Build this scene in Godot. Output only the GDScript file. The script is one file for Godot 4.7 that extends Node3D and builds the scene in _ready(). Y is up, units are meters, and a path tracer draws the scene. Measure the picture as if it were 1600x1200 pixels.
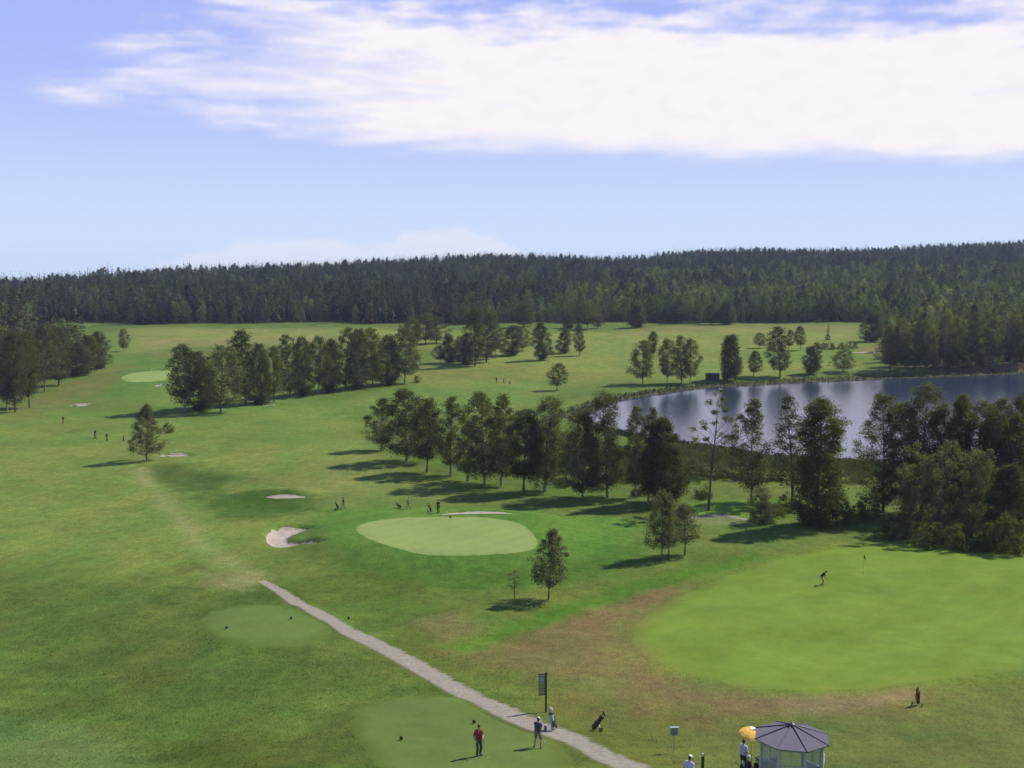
extends Node3D
# A golf course by a lake, seen from a height: mown grass falling away from the viewpoint to a flat
# valley floor, birches along a lake, fields beyond and a forested ridge. Metres, y up, north is -z.

const LAKE_Y := 1.0
const EYE_Y := 34.0
const EXPOSURE := 1.35
const HAZE := 0.00009
const SKY_LOW := Color(0.4929, 0.5977, 0.7407)
const SKY_MID := Color(0.3056, 0.3769, 0.7211)
const SKY_TOP := Color(0.0657, 0.1342, 0.4981)
const CLOUD := Color(0.7276, 0.689, 0.7211)
const SHEETS := [[4.0, 27.5, 40.0, 6.4, 13.2, 1.0, -0.04], [-70.0, 30.0, 44.0, 9.0, 15.0, 1.5, 0.02], [110.0, 36.0, 50.0, 8.0, 14.0, 1.5, 0.0], [-150.0, 30.0, 46.0, 7.0, 13.5, 1.5, 0.01], [170.0, 40.0, 60.0, 24.0, 34.0, 2.0, 0.0], [-110.0, 36.0, 60.0, 22.0, 32.0, 2.0, 0.0]]
const BANKS := [[-10.5, 8.5, 2.0], [-3.4, 5.6, 2.6], [44.0, 9.0, 2.2], [-52.0, 10.0, 2.3], [95.0, 14.0, 2.4], [-100.0, 12.0, 2.2], [150.0, 14.0, 2.4]]
const GRASS_BASE := Color(0.0998, 0.1429, 0.0293)
const SAND := Color(0.3489, 0.3047, 0.2388)
const GRAVEL := Color(0.2806, 0.264, 0.2009)
const EARTH := Color(0.1112, 0.0857, 0.035)
const PROFILE := [[-400, -12], [-60, -9], [0, -10], [20, -13.5], [40, -19.8], [51, -23.8], [61, -26.6], [71, -28.2], [90, -29.8], [115, -31.2], [150, -32.0], [250, -32.2], [330, -32.0], [400, -30.5], [500, -26.5], [600, -22.3], [700, -19.5]]
const RIDGE := [[-2500, -22], [-600, -20], [-457, -17], [-410, -11], [-307, -2.3], [-193, 2.9], [0, 13.2], [106, 11.3], [242, 21.0], [378, 22.4], [640, 34.0], [1000, 44.0], [2500, 52.0]]
const LAKE_SHORE := [[14.865, -269.098], [19.358, -285.264], [29.018, -311.754], [55.56, -345.682], [94.98, -367.892], [136.969, -385.201], [190.02, -404.205], [257.737, -428.337], [368.196, -428.337], [164.591, -189.807], [121.505, -191.092], [88.96, -192.395], [69.037, -199.18], [47.852, -207.209], [41.58, -218.4], [27.162, -235.642], [20.171, -250.169]]
const MOUNDS := [[-8.258, -137.979, 21, 19, 0.0, 1.0, 0.62], [-36.597, -159.862, 11, 7, 0.2, -0.8, 0.1], [-35.181, -168.779, 9, 5, 0.0, 0.8, 0.2], [-28.257, -138.47, 5.2, 8.5, 0.0, -0.55, 0.4], [-54.949, -182.76, 14, 9, 0.3, -0.7, 0.1], [-122.931, -366.405, 20, 26, 0.0, 1.2, 0.5], [-3.146, -66.581, 11, 9, 0.5, 0.35, 0.6], [-21.438, -96.375, 8, 9, 0.0, 0.4, 0.6], [-2.145, -91.484, 9, 6, 0.75, -0.35, 0.1], [2.91, -99.482, 9, 6, 0.75, -0.35, 0.1], [8.767, -107.228, 9, 6, 0.75, -0.35, 0.1], [15.507, -115.623, 9, 6, 0.75, -0.35, 0.1], [22.86, -122.662, 9, 6, 0.75, -0.35, 0.1]]
const ZONES := [
	[[[-106.82, -215.33], [-77.81, -224.94], [-63.12, -233.05], [-30.66, -221.57], [-27.58, -198.99], [-33.42, -175.02], [-22.15, -159.23], [-31.47, -142.61], [-29.66, -115.62], [-40.95, -117.09], [-53.02, -130.21], [-61.76, -123.32]], [0.1362, 0.1847, 0.0413], 7, 5, 1.0],
	[[[-138.92, -280.92], [-113.16, -281.14], [-79.36, -265.26], [-52.31, -284.28], [-29.85, -324.88], [0.0, -312.86], [3.04, -264.5], [-33.86, -244.97], [-31.94, -212.99], [-48.47, -221.23], [-71.07, -224.15], [-111.34, -224.56]], [0.1276, 0.1794, 0.0381], 6, 4, 1.0],
	[[[-30.66, -221.57], [-23.05, -199.57], [-9.48, -163.57], [-22.84, -164.32], [-34.86, -162.58], [-33.28, -192.03]], [0.157, 0.1954, 0.0507], 6, 4, 1.0],
	[[[-118.8, -345.06], [-97.43, -339.48], [-48.45, -301.1], [-20.9, -364.35], [20.04, -349.24], [5.14, -297.92], [-24.07, -261.45], [-60.54, -262.99], [-91.58, -279.4]], [0.1213, 0.182, 0.0381], 7, 4, 1.0],
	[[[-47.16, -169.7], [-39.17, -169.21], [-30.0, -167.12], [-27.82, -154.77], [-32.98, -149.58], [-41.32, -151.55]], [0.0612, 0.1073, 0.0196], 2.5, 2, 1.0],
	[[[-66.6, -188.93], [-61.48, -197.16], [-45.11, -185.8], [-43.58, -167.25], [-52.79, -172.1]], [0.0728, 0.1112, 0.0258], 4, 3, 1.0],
	[[[-65.0, -189.04], [-63.78, -191.99], [-36.6, -133.93], [-25.28, -115.62], [-26.32, -112.77], [-38.94, -133.94]], [0.1954, 0.215, 0.0759], 1.8, 1.2, 1.0],
	[[[-32.48, -118.59], [-26.41, -117.69], [-24.67, -112.77], [-26.96, -109.97], [-32.24, -112.77]], [0.2009, 0.1954, 0.0824], 1.8, 1.2, 0.9],
	[[[-26.92, -154.72], [-14.72, -158.74], [7.1, -153.09], [17.28, -148.93], [13.61, -130.0], [4.15, -118.59], [-6.74, -115.62], [-17.15, -122.68], [-25.67, -138.03]], [0.0857, 0.1692, 0.0275], 3, 2, 1.0],
	[[[-20.45, -125.51], [-14.12, -121.24], [-2.79, -119.51], [5.74, -123.3], [15.53, -133.54], [15.08, -123.3], [5.22, -111.84], [-7.7, -109.97], [-18.88, -115.62]], [0.0612, 0.1276, 0.0182], 3, 2, 1.0],
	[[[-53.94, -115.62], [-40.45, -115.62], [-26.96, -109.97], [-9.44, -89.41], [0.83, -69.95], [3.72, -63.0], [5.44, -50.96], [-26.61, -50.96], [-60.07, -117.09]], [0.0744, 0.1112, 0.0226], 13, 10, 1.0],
	[[[-36.33, -71.65], [-30.62, -70.14], [-25.85, -67.36], [-20.63, -62.28], [-15.12, -50.96], [-26.0, -50.96]], [0.0891, 0.1362, 0.037], 1.2, 1.0, 1.0],
	[[[-20.36, -62.61], [-18.7, -67.36], [-13.28, -64.21], [-10.28, -50.96], [-16.33, -50.96]], [0.0668, 0.0926, 0.0169], 3, 3, 1.0],
	[[[-15.54, -80.07], [-7.53, -80.07], [-1.67, -70.73], [-7.06, -74.91], [-10.66, -69.53]], [0.0698, 0.1112, 0.0211], 3, 3, 1.0],
	[[[-25.62, -115.62], [-16.59, -118.59], [-6.34, -108.59], [-1.12, -95.31], [-4.91, -83.63], [-13.63, -97.06]], [0.0791, 0.1233, 0.0211], 4, 3, 1.0],
	[[[-8.99, -95.94], [-2.24, -95.44], [2.58, -87.82], [4.71, -80.07], [12.2, -68.92], [6.05, -50.96], [3.81, -64.49], [0.0, -75.09], [-4.86, -82.72]], [0.1035, 0.1192, 0.0258], 3, 2, 1.0],
	[[[-9.24, -98.75], [-4.77, -101.98], [-2.24, -95.44], [-5.42, -92.43]], [0.1407, 0.1276, 0.0507], 1.6, 1.5, 0.7],
	[[[12.05, -70.44], [20.78, -70.44], [27.28, -73.5], [38.83, -76.71], [24.81, -48.6], [5.77, -48.6]], [0.0998, 0.1233, 0.0311], 3, 3, 1.0],
	[[[-3.92, -89.21], [0.0, -95.21], [4.77, -102.01], [12.86, -110.11], [17.44, -114.97], [17.71, -110.35], [12.38, -100.81], [9.92, -91.48], [11.18, -82.72], [15.97, -77.53], [20.23, -76.38], [28.46, -78.03], [29.49, -75.89], [26.57, -72.73], [19.94, -70.44], [13.16, -69.68], [7.64, -71.96], [3.77, -80.07], [0.0, -83.63]], [0.1475, 0.1132, 0.0447], 4.2, 3.6, 0.95],
	[[[3.35, -95.44], [9.91, -105.99], [16.39, -112.37], [15.04, -107.3], [9.11, -97.26], [5.36, -91.48]], [0.1692, 0.1152, 0.0558], 1.5, 1.5, 0.6],
	[[[9.42, -80.07], [15.54, -75.41], [19.46, -75.09], [16.9, -71.65], [10.83, -73.5]], [0.1643, 0.1073, 0.0584], 1.8, 2, 0.6],
	[[[18.27, -74.77], [23.53, -75.41], [28.11, -77.03], [28.18, -74.77], [23.57, -72.73], [18.36, -70.75]], [0.2093, 0.1499, 0.0824], 1.2, 1.5, 0.75],
	[[[-5.77, -89.39], [2.39, -102.32], [13.64, -116.98], [28.61, -129.4], [28.45, -125.29], [14.37, -111.97], [3.46, -98.49], [-3.61, -87.92]], [0.0698, 0.1452, 0.0182], 1.2, 0.8, 1.0],
	[[[11.1, -94.77], [18.03, -110.34], [27.09, -122.4], [38.7, -133.1], [47.36, -135.8], [64.79, -129.49], [42.24, -83.63], [36.54, -81.83], [29.63, -78.7], [24.38, -76.71], [17.23, -77.03], [12.5, -81.83]], [0.1254, 0.182, 0.0275], 2.2, 2.6, 1.0],
	[[[20.3, -116.02], [33.35, -127.35], [48.01, -133.16], [63.08, -126.0], [57.98, -115.62], [34.13, -117.09]], [0.1407, 0.2009, 0.0293], 4, 3, 0.7],
	[[[26.64, -94.77], [37.53, -91.48], [44.04, -89.41], [39.29, -83.63], [28.85, -81.83]], [0.1073, 0.1594, 0.0242], 4, 4, 0.6],
	[[[23.8, -157.92], [31.15, -162.94], [41.55, -163.03], [39.25, -153.85], [32.77, -148.61], [24.36, -149.97]], [0.1112, 0.1954, 0.0242], 2, 1.5, 1.0],
	[[[21.86, -150.72], [27.59, -153.49], [31.46, -148.57], [30.19, -144.47], [22.0, -145.81]], [0.1743, 0.1692, 0.0857], 1.4, 1, 0.6],
	[[[7.1, -153.09], [14.76, -159.2], [22.61, -149.91], [18.05, -148.13], [8.73, -150.48]], [0.0926, 0.1073, 0.0275], 2, 2, 0.7],
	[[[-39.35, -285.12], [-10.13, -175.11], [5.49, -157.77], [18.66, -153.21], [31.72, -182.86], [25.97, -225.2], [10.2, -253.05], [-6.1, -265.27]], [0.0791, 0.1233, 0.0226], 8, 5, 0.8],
	[[[-192.57, -543.55], [-77.59, -565.97], [30.99, -542.33], [180.21, -584.37], [126.26, -399.14], [63.09, -366.71], [20.04, -349.24], [-22.13, -386.08], [-29.27, -465.0], [-71.59, -481.39], [-137.45, -480.57], [-155.08, -429.88]], [0.1618, 0.2009, 0.0435], 14, 9, 1.0],
	[[[-196.34, -572.9], [-90.53, -566.05], [-85.62, -535.1], [-176.98, -515.99]], [0.1794, 0.2009, 0.0532], 6, 6, 0.8],
	[[[-169.05, -509.81], [-84.79, -529.86], [-77.03, -498.85], [-152.9, -468.82]], [0.2009, 0.19, 0.0698], 5, 6, 0.7],
	[[[-147.86, -461.4], [-107.08, -467.88], [-129.78, -419.61], [-150.78, -417.85]], [0.1452, 0.1546, 0.0435], 5, 6, 0.6],
	[[[48.35, -564.22], [120.34, -602.15], [177.49, -575.5], [167.7, -543.47], [108.03, -540.15], [44.66, -520.88]], [0.1847, 0.1794, 0.0558], 6, 6, 0.6],
	[[[91.89, -458.79], [158.71, -478.38], [142.31, -432.21], [81.3, -405.44]], [0.1112, 0.1743, 0.0293], 6, 6, 0.7],
	[[[43.88, -479.48], [88.49, -468.66], [71.36, -377.13], [33.49, -365.02]], [0.1407, 0.19, 0.0391], 8, 6, 0.6],
	[[[120.15, -525.53], [173.86, -558.42], [161.46, -518.23], [116.32, -496.09]], [0.1954, 0.2179, 0.0612], 5, 4, 0.6],
	[[[167.46, -430.08], [217.45, -452.27], [195.19, -405.35], [159.68, -397.96]], [0.1743, 0.1073, 0.0698], 3, 3, 1.0],
	[[[144.99, -464.95], [160.19, -484.55], [151.36, -457.61], [137.44, -440.5]], [0.2009, 0.1546, 0.0668], 3, 3, 0.7],
	[[[-45.82, -399.79], [4.66, -406.82], [35.22, -384.01], [29.34, -365.38], [-7.99, -348.29], [-31.29, -340.77]], [0.1643, 0.1692, 0.0413], 6, 6, 0.6],
	[[[-171.93, -428.94], [-157.33, -450.62], [-128.58, -431.84], [-93.96, -308.63], [-120.0, -302.68]], [0.0926, 0.1643, 0.0275], 6, 4, 0.8],
	[[[-129.59, -281.72], [-129.13, -295.65], [-138.09, -338.85], [-143.48, -385.09], [-148.02, -430.82], [-126.26, -355.08], [-116.4, -302.37], [-114.45, -268.84]], [0.1499, 0.1407, 0.0458], 5, 4, 0.6]]
const TURF := [
	["putting_green", [[-19.87, -138.57], [-18.63, -142.64], [-14.34, -145.42], [-8.45, -145.59], [-3.36, -145.0], [1.23, -140.86], [3.22, -131.8], [2.82, -127.55], [0.0, -125.16], [-5.75, -123.59], [-10.85, -124.33], [-14.92, -128.26], [-18.22, -133.44]], [0.1873, 0.2544, 0.0728], "pale oval putting green with a flag", "green", 0.955, 0.1, 0.02, 24],
	["teeing_ground", [[-28.05, -98.24], [-27.76, -103.26], [-24.5, -104.82], [-20.19, -101.58], [-16.76, -97.11], [-15.23, -93.53], [-15.87, -90.22], [-18.69, -88.51], [-21.88, -88.86], [-24.87, -91.29]], [0.0926, 0.1429, 0.0311], "light mown tee left of the gravel path", "tee", 0.72, 0.14, 0.0, 24],
	["teeing_ground", [[-10.31, -71.65], [-7.95, -75.01], [-4.91, -75.88], [-1.7, -72.33], [1.2, -67.6], [2.94, -62.12], [3.34, -56.38], [-0.54, -45.8], [-4.04, -48.6], [-7.43, -58.37], [-9.83, -66.07]], [0.0944, 0.1384, 0.0321], "near mown tee where the person in red stands", "tee", 0.74, 0.14, 0.0, 24],
	["putting_green", [[-124.65, -355.15], [-125.78, -368.74], [-121.06, -377.16], [-114.78, -376.4], [-109.7, -358.17], [-113.4, -349.84], [-119.62, -347.49]], [0.1873, 0.2608, 0.0728], "small pale far green beyond the left fairway", "green", 0.93, 0.1, 0.0, 16],
	["putting_green", [[24.74, -155.17], [28.73, -159.95], [34.72, -162.0], [40.14, -159.24], [39.29, -154.72], [33.31, -151.12], [27.13, -150.9]], [0.1112, 0.2065, 0.0242], "bright green glimpsed between the lakeside trees", "green", 0.85, 0.1, 0.0, 16],
	["practice_green", [[9.92, -91.48], [12.38, -100.81], [17.65, -109.97], [27.03, -122.13], [37.1, -130.17], [45.93, -133.9], [53.32, -130.96], [63.08, -126.0], [65.53, -117.09], [50.33, -89.41], [42.06, -83.27], [36.39, -81.47], [29.75, -79.04], [24.48, -77.03], [17.72, -77.2], [12.93, -81.47], [10.79, -85.49]], [0.1213, 0.19, 0.0258], "large bright practice green ringed by bare earth", "green", 0.84, 0.2, 0.012, 60]]
const BUNKERS := [
	["C-shaped pale sand bunker left of the putting green", [[-26.78, -144.58, 0.2], [-28.17, -144.83, 1.9], [-29.52, -143.99, 2.7], [-30.11, -142.01, 2.5], [-29.77, -139.19, 2.5], [-28.37, -136.68, 2.6], [-26.03, -134.86, 2.2], [-23.35, -132.57, 0.2]]],
	["thin pale sand bunker on the mound above the dark hollow", [[-37.0, -165.97, 0.2], [-35.55, -165.93, 0.9], [-33.16, -165.97, 1.1], [-30.61, -166.24, 0.2]]],
	["white sand bunker right of the lone fairway tree", [[-65.83, -206.27, 0.3], [-64.6, -206.51, 3.0], [-62.13, -206.23, 3.4], [-59.34, -204.81, 0.3]]],
	["white sand bunker in front of the mid-field clump", [[-67.09, -291.81, 0.3], [-65.46, -293.52, 4.5], [-63.01, -294.69, 4.0], [-61.33, -296.41, 0.3]]],
	["white sand bunker below the far green", [[-110.34, -344.57, 0.4], [-108.46, -346.81, 5.0], [-105.5, -348.21, 5.0], [-104.25, -349.4, 0.5]]],
	["white sand bunker near the left wood edge", [[-115.84, -292.1, 0.4], [-114.73, -292.69, 5], [-112.28, -292.43, 5], [-110.42, -291.53, 0.4]]],
	["thin sand strip behind the putting green", [[-9.4, -147.33, 0.15], [-6.87, -148.09, 1.1], [-2.58, -148.36, 1.3], [0.0, -147.72, 0.2]]],
	["pale sand line across the field before the right-hand wood", [[135.6, -451.27, 0.5], [140.76, -451.24, 3], [147.14, -451.03, 3], [149.68, -450.9, 0.6]]]]
const PATH := [[-26.24, -114.76, 0.9], [-23.05, -109.69, 1.3], [-17.38, -99.06, 1.7], [-10.39, -88.61, 1.9], [-4.61, -78.37, 1.9], [0.0, -69.33, 2.0], [2.68, -64.87, 2.0], [5.04, -60.81, 2.0], [6.83, -54.88, 2.0], [7.68, -43.09, 2.0]]
const PATH_X := [[43.09, 7.68], [54.88, 6.83], [60.81, 5.04], [64.87, 2.68], [69.33, 0.0], [78.37, -4.61], [88.61, -10.39], [99.06, -17.38], [109.69, -23.05], [114.76, -26.24]]
const LAKE_PATH := [[20.3, -145.76, 0.8], [24.23, -149.14, 1.6], [28.9, -150.96, 1.8], [31.64, -148.16, 1.0]]
const LEAF_TONES := [["birch_leaf", 0.118, 0.13, 0.068, 1.0], ["dark_leaf", 0.094, 0.108, 0.056, 0.9], ["olive_leaf", 0.12, 0.135, 0.058, 1.0], ["grey_leaf", 0.155, 0.162, 0.112, 1.0], ["light_leaf", 0.17, 0.19, 0.07, 1.0], ["dry_leaf", 0.14, 0.09, 0.045, 0.3], ["spruce_needle", 0.062, 0.084, 0.042, 0.25], ["pine_needle", 0.084, 0.098, 0.048, 0.3], ["forest_leaf", 0.132, 0.166, 0.064, 0.8], ["brown_needle", 0.14, 0.095, 0.05, 0.2], ["reed", 0.07, 0.094, 0.036, 0.4], ["pale_grass", 0.15, 0.19, 0.075, 0.4], ["blade", 1, 1, 1, 0.4]]
const PITS := [[141.68, 147.73, -31.07, -23.88, 0.55, -26.78, -144.58, -28.17, -144.83, 0.2, 1.9], [140.29, 148.53, -33.22, -24.47, 0.55, -28.17, -144.83, -29.52, -143.99, 1.9, 2.7], [138.31, 147.69, -33.81, -25.82, 0.55, -29.52, -143.99, -30.11, -142.01, 2.7, 2.5], [135.69, 145.51, -33.61, -26.27, 0.55, -30.11, -142.01, -29.77, -139.19, 2.5, 2.5], [133.08, 142.79, -33.37, -24.77, 0.55, -29.77, -139.19, -28.37, -136.68, 2.5, 2.6], [131.26, 140.28, -31.97, -22.43, 0.55, -28.37, -136.68, -26.03, -134.86, 2.6, 2.2], [129.37, 138.06, -29.23, -20.15, 0.55, -26.03, -134.86, -23.35, -132.57, 2.2, 0.2], [164.03, 167.87, -38.9, -33.65, 0.35, -37.0, -165.97, -35.55, -165.93, 0.2, 0.9], [163.83, 168.07, -37.65, -31.06, 0.35, -35.55, -165.93, -33.16, -165.97, 0.9, 1.1], [163.87, 168.34, -35.26, -28.51, 0.35, -33.16, -165.97, -30.61, -166.24, 1.1, 0.2], [202.27, 210.51, -69.83, -60.6, 0.5, -65.83, -206.27, -64.6, -206.51, 0.3, 3.0], [201.83, 210.91, -69.0, -57.73, 0.5, -64.6, -206.51, -62.13, -206.23, 3.0, 3.4], [200.41, 210.63, -66.53, -54.94, 0.5, -62.13, -206.23, -59.34, -204.81, 3.4, 0.3], [286.31, 299.02, -72.59, -59.96, 0.5, -67.09, -291.81, -65.46, -293.52, 0.3, 4.5], [288.02, 300.19, -70.96, -57.51, 0.5, -65.46, -293.52, -63.01, -294.69, 4.5, 4.0], [289.69, 301.41, -68.01, -56.33, 0.5, -63.01, -294.69, -61.33, -296.41, 4.0, 0.3], [338.57, 352.81, -116.34, -102.46, 0.5, -110.34, -344.57, -108.46, -346.81, 0.4, 5.0], [340.81, 354.21, -114.46, -99.5, 0.5, -108.46, -346.81, -105.5, -348.21, 5.0, 5.0], [342.21, 355.4, -111.5, -98.25, 0.5, -105.5, -348.21, -104.25, -349.4, 5.0, 0.5], [286.1, 298.69, -121.84, -108.73, 0.5, -115.84, -292.1, -114.73, -292.69, 0.4, 5], [286.43, 298.69, -120.73, -106.28, 0.5, -114.73, -292.69, -112.28, -292.43, 5, 5], [285.53, 298.43, -118.28, -104.42, 0.5, -112.28, -292.43, -110.42, -291.53, 5, 0.4], [145.23, 150.19, -11.5, -4.77, 0.2, -9.4, -147.33, -6.87, -148.09, 0.15, 1.1], [145.79, 150.66, -9.17, -0.28, 0.2, -6.87, -148.09, -2.58, -148.36, 1.1, 1.3], [145.42, 150.66, -4.88, 2.3, 0.2, -2.58, -148.36, 0.0, -147.72, 1.3, 0.2]]
const TEE_MARKERS := [[-2.348, -67.441, "black tee marker just behind the person in red"], [-6.466, -63.239, "black tee marker left of the person in red"], [-24.45, -93.624, "black tee marker on the left side of the upper tee"], [-19.601, -97.108, "black tee marker at the back of the upper tee"], [-14.675, -98.364, "small black marker on the path's far side near the upper tee"]]
const PLACES := {"gazebo": [13.17, -51.0], "umbrella": [12.699, -57.2], "person_lavender": [11.969, -56.0], "bag_gazebo_a": [11.582, -52.6], "bag_gazebo_b": [11.775, -52.2], "bag_gazebo_c": [11.155, -51.2], "person_cap": [8.022, -48.9], "post": [9.104, -51.6], "bag_maroon": [27.344, -73.192], "bag_white": [2.443, -65.678], "bag_brown": [5.049, -66.278], "bag_mid_a": [-24.675, -156.475], "bag_mid_b": [-15.822, -156.86], "bag_mid_c": [-10.952, -148.713], "bag_far_a": [-78.748, -225.028], "bag_far_b": [-86.236, -229.823], "bag_far_c": [-0.601, -349.317], "flag_green": [-7.759, -136.317], "flag_practice": [37.754, -117.986], "flag_far": [-117.191, -359.791], "signpost": [2.204, -70.521], "notice": [9.25, -61.802], "hut": [64.654, -360.093], "person_red": [-1.835, -59.63], "person_slate": [1.451, -61.339], "person_putt": [31.987, -113.051], "person_mid_a": [-23.851, -156.426], "person_mid_b": [-14.679, -156.305], "person_mid_c": [-9.885, -148.223], "person_far_a": [-102.682, -254.448], "person_far_b": [-86.786, -231.306], "person_far_c": [-82.572, -226.273], "person_far_d": [-4.851, -352.288], "person_far_e": [-2.617, -350.832]}
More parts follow.
